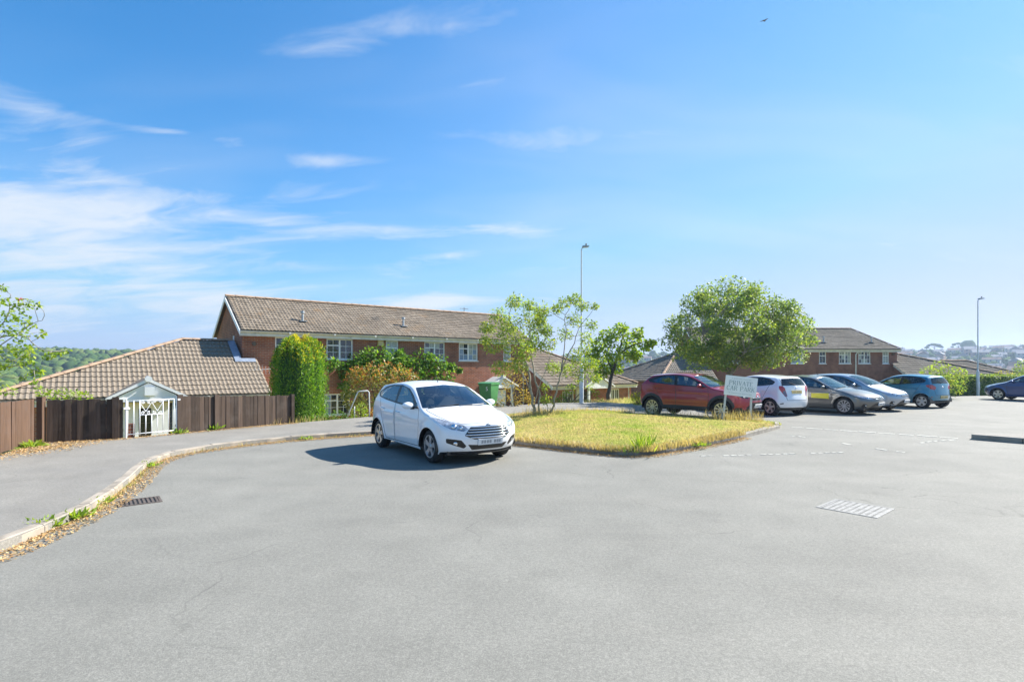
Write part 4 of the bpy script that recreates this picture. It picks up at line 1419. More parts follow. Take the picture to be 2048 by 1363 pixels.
def strip(P, w):
    """thin band round an open line, as a closed loop"""
    P = np.array(P, float)
    d = np.gradient(P, axis=0)
    d /= np.linalg.norm(d, axis=1)[:, None] + 1e-9
    n = np.stack([-d[:, 1], d[:, 0]], -1) * w / 2
    return [tuple(p) for p in P + n] + [tuple(p) for p in (P - n)[::-1]]


def sub_mesh(name, V, Nn, T, flip=False):
    used, inv = np.unique(T.ravel(), return_inverse=True)
    F = inv.reshape(-1, 3)
    if flip: F = F[:, ::-1]
    me = npmesh(name, V[used], F)
    smooth(me)
    me.normals_split_custom_set_from_vertices([tuple(n) for n in Nn[used]])
    return me


def wheel(car, cs, x, side, style, wmat):
    """tyre and alloy rim; x along the car, side +1 = left"""
    r = cs.wr; wd = .20
    yo = cs.HW - .035
    hub = empty('wheel', (x, side * (yo - wd / 2), r)); hub.parent = car
    if side < 0: hub.rotation_euler = (0, 0, math.pi)
    ri = r * .685
    mb = MB()
    mb.lathe([(ri, -wd/2), (ri + .012, -wd/2 - .004), (r - .03, -wd/2 + .004), (r - .006, -wd/2 + .028), (r, 0), (r - .006, wd/2 - .028), (r - .03, wd/2 - .004), (ri + .012, wd/2 + .004), (ri, wd/2)], 40, 'y')
    mb.build('tyre', MT['tyre'], hub, sm=True, angle=50)
    mb = MB(); y0 = wd / 2 - .012
    mb.lathe([(ri + .004, y0 + .012), (ri - .018, y0 + .010), (ri - .022, y0 - .02), (ri - .03, -wd / 2 + .02)], 40, 'y')
    hubr = .045
    mb.lathe([(0, y0 + .004), (hubr * .7, y0 + .004), (hubr, y0 - .006), (hubr, y0 - .05)], 20, 'y')
    n, w_in, w_out, tw = style
    for k in range(n):
        a = 2 * math.pi * k / n + .3
        pts = []
        for (rad, w, dy, da) in ((hubr * .6, w_in, -.006, 0), ((hubr + ri) / 2, (w_in + w_out) * .45, -.002, tw * .5), (ri - .015, w_out, .002, tw)):
            c, s_ = math.cos(a + da), math.sin(a + da)
            for q in (-1, 1):
                pts.append((c * rad - s_ * w * q / 2, y0 + dy, s_ * rad + c * w * q / 2))
        b = pts + [(p[0], p[1] - .03, p[2]) for p in pts]
        mb.add(b, [(0, 1, 3, 2), (2, 3, 5, 4), (6, 8, 9, 7), (8, 10, 11, 9), (0, 2, 8, 6), (2, 4, 10, 8), (1, 7, 9, 3), (3, 9, 11, 5)])
    mb.build('rim', MT[wmat], hub, sm=True, angle=35)
    MB().lathe([(0, -.03), (ri - .02, -.03), (ri - .02, -.05), (0, -.05)], 28, 'y').build('brake_disc', MT['alloy_dark'], hub)


WINDOWS = {
    'front': [(1.50, 1.02), (1.73, 1.185), (1.99, 1.31), (2.20, 1.362), (2.39, 1.377), (2.36, 1.065)],
    'rear': [(2.47, 1.07), (2.51, 1.378), (2.84, 1.368), (3.13, 1.325), (3.40, 1.23), (3.35, 1.165), (3.2, 1.13)],
    'quarter': [(1.31, .995), (1.45, 1.02), (1.45, 1.105)],
    'surround': [(1.25, .975), (1.70, 1.222), (1.99, 1.345), (2.4, 1.41), (2.86, 1.403), (3.2, 1.356), (3.49, 1.235), (3.41, 1.135), (2.9, 1.075), (2.4, 1.035), (1.5, .982)],
}


def make_car(name, label, loc, heading, cs, paint, front, rear, wheels=((10, .03, .055, .0), 'alloy'), glass='car_glass', clad=False, plate_rear='plate_yellow',
             windows=WINDOWS, decal=False, mirror_black=False, roof_mat=None, simple_side=None):
    rz = math.atan2(heading[1], heading[0])
    car = empty(name, (loc[0], loc[1], loc[2] if len(loc) > 2 else 0.0), rz, label, 'car', 'cars parked about the road and car park')
    XF = lambda P: np.stack([cs.L / 2 - P[:, 0], P[:, 1], P[:, 2]], -1)
    NF = lambda P: np.stack([-P[:, 0], P[:, 1], P[:, 2]], -1)
    pm = MT[paint]
    nS = len(cs.D) - 1
    # --- top, nose and tail
    fine = np.linspace(0, nS, 400)
    cl = catmull(cs.D, fine)
    arc = np.concatenate([[0], np.cumsum(np.hypot(np.diff(cl[:, 0]), np.diff(cl[:, 1])))])
    KS = .78
    toS = lambda sg: np.interp(sg, fine, arc)
    fromS = lambda S: np.interp(S, arc, fine)
    conv = lambda P: [(float(toS(a)), b * KS) for a, b in P]
    regs = []      # (name, loop, material, parent or None)
    def add(nm, P, mat, sym=False, rr=.02, **k):
        regs.append((nm, rounded(conv(P), rr), mat))
        if sym: regs.append((nm, rounded(conv([(a, -b) for a, b in P][::-1]), rr), mat))
    add('windscreen', [(6.10, -.955), (6.05, 0), (6.10, .955), (7.85, .905), (7.92, 0), (7.85, -.905)], 'screen_glass', rr=.04)
    add('rear_window', [(11.12, -.80), (11.08, 0), (11.12, .80), (11.93, .86), (11.96, 0), (11.93, -.86)], 'car_glass_dark' if rear.get('dark') else glass, rr=.05)
    for k in front.get('deck', []): add(*k[:3], **(k[3] if len(k) > 3 else {}))
    for k in rear.get('deck', []): add(*k[:3], **(k[3] if len(k) > 3 else {}))
    gaps = [[(3.62, -.60), (3.62, .60)], [(3.62, .60), (4.1, .78), (4.9, .86), (5.95, .90)], [(3.62, -.60), (4.1, -.78), (4.9, -.86), (5.95, -.90)],
            [(11.0, -.88), (12.2, -.80), (13.6, -.66), (14.0, -.62)], [(11.0, .88), (12.2, .80), (13.6, .66), (14.0, .62)], [(14.0, -.62), (14.0, .62)]]
    gl = [strip(densify(conv(g), .08, False), .013) for g in gaps]
    Smax = arc[-1]
    grid = [(a, b) for a in np.arange(.03, Smax, .055) for b in np.linspace(-.95, .95, 23) * KS]
    outer = densify([(0, -KS), (Smax, -KS), (Smax, KS), (0, KS)], .05)
    P, T, c = cdt_parts([r[1] for r in regs] + gl, [], grid, outer)
    lab = np.zeros(len(T), int)
    for i, g in enumerate(gl): lab[in_poly(g, c[:, 0], c[:, 1])] = 1
    for i, r in enumerate(regs): lab[in_poly(r[1], c[:, 0], c[:, 1])] = i + 2
    sg, uu = fromS(P[:, 0]), np.clip(P[:, 1] / KS, -1, 1)
    V3 = cs.deck(sg, uu); N3 = cs.deck_n(sg, uu)
    ctr = np.array([cs.L / 2, 0, .6])
    if np.mean(np.sum(N3 * (V3 - ctr), -1)) < 0: N3 = -N3
    seam = np.abs(np.abs(uu) - 1) < 1e-3
    d = catmull(cs.D, sg[seam])
    sn = cs.side_n(d[:, 2], d[:, 3]); sn[:, 1] *= np.sign(uu[seam])
    bl = N3[seam] + sn; N3[seam] = bl / np.linalg.norm(bl, axis=1)[:, None]
    tv = V3[T]; fn = np.cross(tv[:, 1] - tv[:, 0], tv[:, 2] - tv[:, 0])
    fl = np.sum(fn * N3[T].mean(1), -1) < 0
    T[fl] = T[fl][:, ::-1]
    VB, NB = XF(V3), NF(N3)          # mirrored in x: turn the winding
    body_bits = [(VB, NB, T[lab == 0][:, ::-1])]
    gap_bits = [(VB, NB, T[lab == 1][:, ::-1])]
    for i, r in enumerate(regs):
        sel = T[lab == i + 2]
        if len(sel) == 0: continue
        link(r[0], sub_mesh(r[0], VB, NB, sel, True), MT[r[2]] if r[2] in MT else pm, car)
    # --- flanks
    E = catmull(cs.D, np.linspace(0, nS, 220))
    eo = [(float(a), float(b)) for a, b in zip(E[:, 2], E[:, 3])]
    bot = densify([eo[-1], eo[0]], .06, False)[1:-1]
    outer = eo + bot
    wz = lambda P_: [(float(cs.X(a)), float(cs.Z(b))) for a, b in P_]
    ar = cs.wr + .045
    arches = []
    for ax in (cs.fo, cs.fo + cs.wb):
        arches.append([(ax + ar * math.cos(t), cs.wr + ar * math.sin(t)) for t in np.linspace(0, 2 * math.pi, 40, endpoint=False)])
    sreg = []
    yfr = windows
    sreg.append(('window_surround', rounded(wz(yfr['surround']), .04), 'trim_black'))
    sreg.append(('side_window', rounded(wz(yfr['front']), .03), glass))
    sreg.append(('side_window', rounded(wz(yfr['rear']), .03), 'car_glass_dark' if rear.get('dark') else glass))
    if 'quarter' in yfr: sreg.append(('quarter_window', rounded(wz(yfr['quarter']), .01), glass))
    pre = []
    zs = lambda v: float(cs.Z(v))
    xs = lambda v: float(cs.X(v))
    pre.append(('door', [(xs(1.27), zs(.27)), (xs(2.385), zs(.27)), (xs(2.385), zs(1.05)), (xs(1.27), zs(.985)), (xs(1.22), zs(.7))], paint))
    pre.append(('door', [(xs(2.40), zs(.27)), (xs(2.86), zs(.27)), (xs(2.93), zs(.5)), (xs(3.06), zs(.72)), (xs(3.28), zs(1.12)), (xs(2.40), zs(1.05))], paint))
    if clad:
        for ax in (cs.fo, cs.fo + cs.wb):
            pre.append(('arch_cladding', [(ax + (ar + .085) * math.cos(t), cs.wr + .02 + (ar + .085) * math.sin(t)) for t in np.linspace(0, 2 * math.pi, 40, endpoint=False)], 'plastic_grey'))
        pre.append(('sill_cladding', [(xs(.5), zs(.15)), (xs(3.6), zs(.15)), (xs(3.6), zs(.33)), (xs(2.4), zs(.36)), (xs(.5), zs(.33))], 'plastic_grey'))
    else:
        pre.append(('sill_trim', [(xs(.3), zs(.15)), (xs(3.75), zs(.15)), (xs(3.75), zs(.235)), (xs(.3), zs(.235))], 'plastic_grey' if front.get('darksill', True) else paint))
    for k in front.get('side', []) + rear.get('side', []): sreg.append((k[0], rounded(wz(k[1]), .02), k[2]))
    if decal: sreg.append(('door_panel_sign', rounded([(xs(1.32), zs(.58)), (xs(1.95), zs(.60)), (xs(1.95), zs(.78)), (xs(1.32), zs(.80))], .005), 'decal_yellow'))
    dg = [[(1.27, .27), (1.22, .7), (1.27, .985)], [(2.393, .27), (2.393, 1.05)], [(1.27, .27), (2.86, .27)], [(2.86, .27), (2.93, .5), (3.06, .72), (3.28, 1.12)]]
    sgap = [strip(densify(wz(g), .06, False), .012) for g in dg]
    grid = [(a, b) for a in np.arange(.3, cs.L - .2, .055) for b in np.arange(.2, cs.H, .05)]
    gg = np.array(grid); g_ok = in_poly(outer, gg[:, 0], gg[:, 1]) & (edge_dist(outer, gg[:, 0], gg[:, 1]) > .012)
    P, T, c = cdt_parts([p[1] for p in pre] + [r[1] for r in sreg] + arches + sgap, [], gg[g_ok], outer)
    lab = np.zeros(len(T), int)
    allr = pre + [('shut', g, 'shut_line') for g in sgap] + sreg
    for i, r in enumerate(allr): lab[in_poly(r[1], c[:, 0], c[:, 1])] = i + 1
    for a in arches: lab[in_poly(a, c[:, 0], c[:, 1])] = -1
    y = cs.W(P[:, 0], P[:, 1])
    V3 = np.stack([P[:, 0], y, P[:, 1]], -1); N3 = cs.side_n(P[:, 0], P[:, 1])
    # seam normals shared with the deck
    es = np.linspace(0, nS, 220); de = cs.deck_n(es, np.full(220, .995))
    if np.mean(de[:, 2][60:150]) < 0: de = -de
    e_ = E[:, 2:4]
    dist = np.hypot(P[:, None, 0] - e_[None, :, 0], P[:, None, 1] - e_[None, :, 1])
    near = dist.argmin(1); on = dist.min(1) < 2e-3
    bl = N3[on] + de[near[on]]; N3[on] = bl / np.linalg.norm(bl, axis=1)[:, None]
    for side in (1, -1):
        Vs, Ns = V3 * [1, side, 1], N3 * [1, side, 1]
        VB, NB = XF(Vs), NF(Ns)
        tv = VB[T]; fn = np.cross(tv[:, 1] - tv[:, 0], tv[:, 2] - tv[:, 0])
        fl = np.sum(fn * NB[T].mean(1), -1) < 0
        TT = T.copy(); TT[fl] = TT[fl][:, ::-1]
        body_bits.append((VB, NB, TT[lab == 0]))
        for i, r in enumerate(allr):
            sel = TT[lab == i + 1]
            if len(sel) == 0: continue
            if r[0] == 'shut': gap_bits.append((VB, NB, sel)); continue
            o = link(r[0], sub_mesh(r[0], VB, NB, sel), MT[r[2]] if r[2] in MT else pm, car)
            if r[0] == 'door':
                hx = xs(2.22) if i == 0 else xs(3.02)
                hz = zs(.865 if i == 0 else .90)
                yy = float(cs.W(hx, hz))
                mb = MB()
                X0 = cs.L / 2 - hx
                mb.tube([(X0 - .09, side * (yy + .006), hz + .004), (X0 - .06, side * (yy + .030), hz), (X0 + .06, side * (yy + .030), hz - .004), (X0 + .09, side * (yy + .006), hz - .006)], .013, 8)
                mb.build('handle', pm, o, sm=True)
    def merge(bits, nm):
        vs, ns, ts, b = [], [], [], 0
        for V_, N_, T_ in bits:
            if len(T_) == 0: continue
            vs.append(V_); ns.append(N_); ts.append(T_ + b); b += len(V_)
        return sub_mesh(nm, np.concatenate(vs), np.concatenate(ns), np.concatenate(ts))
    link('body', merge(body_bits, 'body'), pm, car)
    link('panel_gaps', merge(gap_bits, 'panel_gaps'), MT['shut_line'], car)
    # --- underside, wheel wells, cabin
    hl = cs.L / 2
    lowz = float(cs.D[0, 1])
    MB().box(-hl + .35, hl - .35, -cs.HW + .16, cs.HW - .16, lowz - .015, lowz + .12).build('underbody', MT['trim_black'], car)
    for ax in (cs.fo, cs.fo + cs.wb):
        for side in (1, -1):
            mb = MB()
            yo = float(cs.W(ax, cs.wr + ar)) - .004
            k = 20
            ring = [(hl - ax + ar * math.cos(t), cs.wr + ar * math.sin(t)) for t in np.linspace(-.12, math.pi + .12, k)]
            for q in (yo, yo - .34):
                mb.v += [(x, side * q, z) for x, z in ring]
            mb.f += [(i, i + 1, k + i + 1, k + i) for i in range(k - 1)] + [tuple(range(k, 2 * k))]
            mb.m += [0] * k
            mb.build('wheel_well', MT['trim_black'], car)
            wheel(car, cs, hl - ax, side, wheels[0], wheels[1])
    cb = cs.belt
    X = lambda v: hl - xs(v)
    mb = MB(); mb.prism([(X(1.05), cb - .06), (X(1.35), cb + .01), (X(1.62), cb - .02), (X(1.70), cb - .30), (X(1.05), cb - .35)], 'y', -cs.HW + .17, cs.HW - .17)
    mb.build('dashboard', MT['dash'], car)
    MB().box(X(3.5), X(1.1), -cs.HW + .12, cs.HW - .12, lowz + .13, lowz + .2).build('cabin_floor', MT['seat_cloth'], car)
    for (sx, rows_) in ((2.25, (-.36, .36)), (3.05, (-.40, 0, .40))):
        for sy in rows_:
            mb = MB(); x0 = X(sx); hw = .23 if sx < 3 else .19
            mb.prism([(x0 + .45, .42), (x0 + .45, .52), (x0 + .02, .50), (x0 - .16, cb + .16), (x0 - .26, cb + .16), (x0 - .12, .42)], 'y', sy - hw, sy + hw)
            mb.prism([(x0 - .15, cb + .18), (x0 - .16, cb + .36), (x0 - .25, cb + .36), (x0 - .25, cb + .18)], 'y', sy - .13, sy + .13)
            mb.build('seat', MT['seat_cloth'], car)
    mb = MB(); cx, cz, cy = X(1.78), cb + .02, -.36
    ring = [(cx - .07 * math.cos(t), cy + .18 * math.sin(t), cz + .165 * math.cos(t)) for t in np.linspace(0, 2 * math.pi, 21)]
    mb.tube(ring, .016, 6, caps=False); mb.tube([(cx, cy - .17, cz), (cx, cy + .17, cz)], .018, 6); mb.tube([(cx, cy, cz), (X(1.58), cy, cz - .08)], .03, 6)
    mb.build('steering_wheel', MT['trim_black'], car, sm=True)
    # --- door mirrors
    for side in (1, -1):
        mx, mz = X(1.50), cs.Z(1.035)
        yy = float(cs.W(xs(1.45), cs.Z(1.0)))
        mb = MB(); prof = []
        for i in range(9):
            t = math.pi * i / 8
            prof.append((math.sin(t) * .078 + .0005, -math.cos(t) * .115))
        mb.lathe(prof, 16, 'y')
        mb.v = [(mx + x * .78 + (.012 if x > 0 else 0), side * (yy + .135) + y_, mz + z * .88) for (x, y_, z) in mb.v]
        o = mb.build('door_mirror', MT['trim_black'] if mirror_black else pm, car, sm=True)
        mb = MB(); mb.tube([(mx + .02, side * (yy - .01), mz - .055), (mx + .01, side * (yy + .08), mz - .05)], .024, 8)
        mb.build('mirror_foot', MT['trim_black'], o, sm=True)
    # --- plates, bars and lamps laid on the surface
    def on(sg_, u_, out=.0):
        p = cs.deck(np.array([sg_]), np.array([u_])); n = cs.deck_n(np.array([sg_]), np.array([u_]))
        if np.sum(n * (p - ctr)) < 0: n = -n
        return XF(p)[0] + NF(n)[0] * out
    def plate(sg_, mat, mat2, tail=False, w=.26, h=.055):
        c0 = on(sg_, 0.0, .006); up = on(sg_ + (.12 if not tail else -.12), 0.0, .006) - c0
        up /= np.linalg.norm(up)
        nv = np.array([1.0, 0, 0]) if not tail else np.array([-1.0, 0, 0])
        nv = nv - up * nv.dot(up); nv /= np.linalg.norm(nv)
        yv = np.array([0, 1.0, 0])
        def bx(y0, y1, z0, z1, d0, d1):
            mb = MB(); pts = []
            for d_ in (d0, d1):
                for z_ in (z0, z1):
                    for y_ in (y0, y1): pts.append(tuple(c0 + yv * y_ + up * z_ + nv * d_))
            return mb.add(pts, [(0, 1, 3, 2), (4, 6, 7, 5), (0, 4, 5, 1), (2, 3, 7, 6), (0, 2, 6, 4), (1, 5, 7, 3)])
        p = bx(-w, w, -h, h, -.02, .012).build('number_plate', MT[mat], car)
        for (a, b) in ((-.20, -.155), (-.145, -.10), (-.085, -.04), (-.03, .015), (.07, .115), (.125, .17), (.178, .215)):
            bx(a, b, -h * .55, h * .55, .011, .0135).build('plate_smudge', MT[mat2], p)
    if 'plate' in front: plate(front['plate'], 'plate_white', 'plate_blur')
    if 'plate' in rear: plate(rear['plate'], plate_rear, 'plate_blur_y' if plate_rear == 'plate_yellow' else 'plate_blur', True)
    for (sg_, u1, rad, mat) in front.get('bars', []):
        for_pts = [tuple(on(sg_, t, .012)) for t in np.linspace(-u1, u1, 17)]
        MB().tube(for_pts, rad, 8).build('grille_bar', MT[mat], car, sm=True)
    for (sg_, u_, rad, mat) in front.get('lens', []):
        for q in (1, -1):
            c0 = on(sg_, q * u_, -.012); nx = on(sg_, q * u_, .05) - c0; nx /= np.linalg.norm(nx)
            mb = MB(); mb.lathe([(0, .022), (rad * .55, .018), (rad * .9, .008), (rad, -.004), (rad * .9, -.01)], 16, 'z')
            qn = Vector(nx).to_track_quat('Z', 'Y').to_matrix()
            mb.v = [tuple(qn @ Vector(v) + Vector(c0)) for v in mb.v]
            mb.build('lamp_lens', MT[mat], car, sm=True)
    for (sg_, u_, r1, r2, mat, nm) in front.get('badge', []) + rear.get('badge', []):
        c0 = on(sg_, u_, .003); nx = on(sg_, u_, .05) - c0; nx /= np.linalg.norm(nx)
        qn = Vector(nx).to_track_quat('Z', 'Y').to_matrix()
        mb = MB(); mb.lathe([(0, .008), (.8, .008), (1, .003), (1, -.01)], 20, 'z')
        yax = Vector((0, 1, 0))
        mb.v = [tuple(Vector(c0) + Vector(nx) * v[2] + yax * (v[0] * r1) + Vector(nx).cross(yax) * (v[1] * r2)) for v in mb.v]
        mb.build(nm, MT[mat], car, sm=True)
    if rear.get('wiper'):
        a, b = on(11.93, 0.0, .02), on(11.62, .42, .02)
        MB().tube([tuple(a), tuple(b)], .011, 6).build('rear_wiper', MT['trim_black'], car)
    for q in (-.5, .25):
        a, b = on(6.02, q - .35, .012), on(6.16, q + .42, .012)
        MB().tube([tuple(a), tuple(on(6.05, q, .014)), tuple(b)], .008, 6).build('wiper', MT['trim_black'], car)
    a = on(8.35, 0.0, .0)
    MB().tube([tuple(a), (a[0] - .10, 0, a[2] + .16)], [.010, .004], 6).build('aerial', MT['trim_black'], car)
    return car


F_FORD = dict(plate=1.66, bars=[(2.10, .48, .012, 'chrome'), (2.32, .575, .012, 'chrome'), (2.54, .53, .012, 'chrome'), (2.76, .49, .012, 'chrome'), (2.99, .44, .013, 'chrome')],
    badge=[(3.32, 0, .05, .02, 'lamp_silver', 'oval_badge')],
    lens=[(3.30, .76, .050, 'chrome'), (3.0, .64, .034, 'chrome'), (1.45, .76, .045, 'chrome')], darksill=False,
    deck=[('grille', [(1.92, -.40), (2.28, -.60), (3.08, -.44), (3.08, .44), (2.28, .60), (1.92, .40)], 'trim_black'),
          ('lower_intake', [(.72, -.40), (1.38, -.52), (1.32, -.3), (1.32, .3), (1.38, .52), (.72, .40)], 'trim_black'),
          ('fog_lamp_pocket', [(.92, .58), (1.55, .92), (2.02, .93), (1.86, .66), (1.2, .54)], 'trim_black', dict(sym=True)),
          ('headlight', [(2.86, .50), (2.62, .60), (2.82, .82), (3.35, .945), (4.9, .988), (4.75, .95), (3.95, .76), (3.40, .58)], 'lamp_silver', dict(sym=True)),
          ('lower_lip', [(0, -.99), (.42, -.97), (.42, .97), (0, .99)], 'trim_black')])
F_TOY = dict(plate=1.55, bars=[(2.62, .50, .012, 'chrome')], badge=[(2.95, 0, .06, .042, 'chrome', 'oval_badge')], lens=[(2.92, .72, .045, 'chrome'), (1.15, .80, .035, 'chrome')],
    deck=[('upper_grille', [(2.48, -.46), (2.74, -.52), (2.74, .52), (2.48, .46)], 'trim_black'),
          ('lower_grille', [(.55, -.66), (1.75, -.48), (1.75, .48), (.55, .66)], 'trim_black'),
          ('fog_lamp_pocket', [(.8, .76), (1.5, .78), (1.62, .9), (.85, .92)], 'trim_black', dict(sym=True)),
          ('headlight', [(2.50, .54), (2.60, .72), (2.95, .90), (3.9, .975), (3.75, .88), (3.05, .64)], 'lamp_silver', dict(sym=True)),
          ('lower_lip', [(0, -.99), (.35, -.97), (.35, .97), (0, .99)], 'plastic_grey')])
F_SUV = dict(plate=1.45, badge=[(2.82, 0, .06, .042, 'chrome', 'oval_badge')], bars=[(2.66, .44, .010, 'chrome')], lens=[(2.95, .74, .05, 'chrome')],
    deck=[('upper_grille', [(2.35, -.50), (2.62, -.56), (2.62, .56), (2.35, .50)], 'trim_black'),
          ('lower_grille', [(.7, -.60), (1.2, -.66), (2.05, -.48), (2.05, .48), (1.2, .66), (.7, .60)], 'trim_black'),
          ('skid_plate', [(.1, -.62), (.6, -.66), (.6, .66), (.1, .62)], 'lamp_silver'),
          ('headlight', [(2.62, .60), (2.68, .80), (2.98, .93), (3.6, .965), (3.35, .82), (3.0, .64)], 'lamp_dark', dict(sym=True)),
          ('lower_lip', [(0, -.99), (1.1, -.97), (1.1, -.80), (.62, -.70), (.62, .70), (1.1, .80), (1.1, .97), (0, .99)], 'plastic_grey')])
R_PLAIN = dict(plate=13.25, deck=[('tail_light', [(11.9, .74), (12.2, .70), (13.3, .72), (13.5, .90), (12.6, .985), (11.75, .97)], 'tail_red', dict(sym=True)),
    ('bumper_trim', [(15.2, -.97), (16, -.99), (16, .99), (15.2, .97)], 'plastic_grey')])
R_YARIS = dict(plate=12.95, wiper=True, dark=True, badge=[(12.35, 0, .06, .042, 'chrome', 'oval_badge')],
    deck=[('tail_light', [(11.95, .80), (12.25, .70), (12.65, .66), (13.45, .60), (13.55, .70), (13.0, .84), (12.35, .985), (11.9, .985)], 'tail_red', dict(sym=True)),
          ('tail_light_lens', [(12.62, .68), (13.42, .62), (13.5, .69), (12.95, .82)], 'tail_smoke', dict(sym=True)),
          ('bumper_vent', [(14.35, .78), (14.5, .92), (14.62, .9), (14.55, .76)], 'trim_black', dict(sym=True)),
          ('bumper_trim', [(15.35, -.9), (16, -.99), (16, .99), (15.35, .9)], 'trim_black')])
R_I10 = dict(plate=14.35, wiper=True, dark=True, badge=[(12.6, 0, .07, .04, 'chrome', 'oval_badge')],
    deck=[('tail_light', [(12.0, .985), (12.05, .86), (12.5, .62), (12.95, .58), (13.15, .72), (12.95, .985)], 'tail_red', dict(sym=True)),
          ('reflector', [(14.2, .80), (14.2, .90), (14.45, .90), (14.45, .80)], 'tail_smoke', dict(sym=True)),
          ('bumper_trim', [(15.2, -.9), (16, -.99), (16, .99), (15.2, .9)], 'plastic_grey')],
    side=[('tail_light', [(3.50, 1.02), (3.70, 1.05), (3.74, .90), (3.60, .93)], 'tail_red')])


def place(wheel_pt, heading, cs, which, side):
    """car centre on the ground from where one wheel touches it; side +1 = left wheel"""
    h = Vector((heading[0], heading[1])).normalized()
    left = Vector((-h.y, h.x))
    ax = cs.fo if which == 'front' else cs.fo + cs.wb
    c = Vector(wheel_pt) - h * (cs.L / 2 - ax) - left * side * (cs.HW - .13)
    return (c.x, c.y)


S_FI = CarShape()
hd = (.575, -.818)
make_car('parked_hatchback', 'white five door hatchback with slatted chrome grille parked alone in front of the brick terrace', place((-1.46, 10.28), hd, S_FI, 'front', -1), hd, S_FI, 'paint_white', F_FORD, R_PLAIN,
         ((5, .075, .11, .12), 'alloy'))
S_SUV = CarShape(4.28, 1.60, .90, .90, 2.60, .35, zmap=([0, .2, .97, 1.495], [0, .30, 1.09, 1.59]), tumble=.42, tweak=[(3, -.01, .03), (4, -.04, .035), (5, 0, .02), (11, -.03, 0), (12, .02, .03)])
hd = (.707, -.707)
W_SUV = dict(WINDOWS)
W_SUV['rear'] = [(2.47, 1.06), (2.51, 1.375), (2.82, 1.36), (3.10, 1.30), (3.32, 1.19), (3.15, 1.12)]
make_car('parked_suv', 'dark red compact SUV with black arch cladding behind the car park sign', place((5.20, 20.25), hd, S_SUV, 'rear', -1), hd, S_SUV, 'paint_red', F_SUV, R_PLAIN,
         ((10, .03, .05, .0), 'alloy'), clad=True, windows=W_SUV)
S_YA = CarShape(3.885, 1.51, .85, .80, 2.51, .315, tweak=[(5, 0, .03), (11, .05, .01), (12, .03, .04)])
hd = (-.42, .905)
make_car('parked_hatchback', 'white hatchback seen from behind with red tail lights next to the red SUV', place((9.60, 20.35), hd, S_YA, 'rear', 1), hd, S_YA, 'paint_white', F_TOY, R_YARIS,
         ((5, .07, .10, .1), 'alloy'))
S_AU = CarShape(4.33, 1.47, .88, .98, 2.60, .325, tweak=[(3, .0, -.03), (4, .02, -.03), (7, .05, 0)])
hd = (.60, -.80)
make_car('parked_hatchback', 'grey hatchback with yellow panel on its front door', place((12.65, 20.9), hd, S_AU, 'front', -1), hd, S_AU, 'paint_grey', F_TOY, R_PLAIN,
         ((10, .026, .05, .25), 'alloy'), decal=True)
S_PR = CarShape(4.2, 1.52, .87, .90, 2.62, .315, tweak=[(4, .05, .02), (5, .08, .05), (6, -.12, .04), (7, -.10, .05), (8, -.05, .02)])
make_car('parked_hatchback', 'silver hatchback between the grey hatchback and the light blue one', place((14.85, 22.5), (.60, -.80), S_PR, 'front', -1), (.60, -.80), S_PR, 'paint_silver', F_TOY, R_PLAIN,
         ((7, .04, .07, .1), 'alloy'))
S_I = CarShape(3.67, 1.48, .84, .78, 2.42, .305, tweak=[(11, .06, 0), (12, .05, .02), (13, .02, 0)])
hd = (-.42, .91)
make_car('parked_hatchback', 'light blue small hatchback seen from behind at the end of the parked row', place((18.0, 24.1), hd, S_I, 'rear', 1), hd, S_I, 'paint_blue', F_TOY, R_I10,
         ((5, .085, .13, .0), 'alloy'))
S_KA = CarShape(3.95, 1.48, .86, .83, 2.49, .31)
hd = (-.45, .89)
make_car('parked_hatchback', 'dark blue hatchback cut off by the right edge in front of the hedge', place((26.9, 30.4), hd, S_KA, 'front', 1), hd, S_KA, 'paint_navy', F_FORD, R_PLAIN,
         ((5, .09, .12, .0), 'alloy'))
# ------------------------------------------------------------------ plants
def at(px, py, Y):
    """a point Y metres ahead, seen in that direction"""
    return Vector(((px - 1024) / 1100 * Y, Y, 1.77 + (735 - py) / 1100 * Y))


def leaf_mesh(name, P, size, outward=None, aspect=0.5, up=0.55, droop=0.0, fold=0.25, upright=0.0):
    """a folded four-point leaf at each point"""
    P = np.asarray(P, float)
    n = len(P)
    s = size * nprng.uniform(.65, 1.3, n)
    d = nprng.normal(size=(n, 3)); d[:, 2] = d[:, 2] * .6 - droop
    if outward is not None: d += outward * .8
    d[:, 2] += upright
    d /= np.linalg.norm(d, axis=1)[:, None] + 1e-9
    nr = nprng.normal(size=(n, 3)); nr[:, 2] = np.abs(nr[:, 2]) + up
    if outward is not None: nr += outward * .7
    nr -= d * np.sum(nr * d, 1)[:, None]
    nr /= np.linalg.norm(nr, axis=1)[:, None] + 1e-9
    sd = np.cross(d, nr)
    w = (s * aspect * .5)[:, None]
    L = s[:, None]
    a = P; c = P + d * L
    b = P + d * L * .45 + sd * w + nr * w * fold; e = P + d * L * .45 - sd * w + nr * w * fold
    V = np.stack([a, b, c, e], 1).reshape(-1, 3)
    k = np.arange(n)[:, None] * 4
    F = np.concatenate([k + [0, 1, 2], k + [0, 2, 3]], 1).reshape(-1, 3)
    return npmesh(name, V, F)


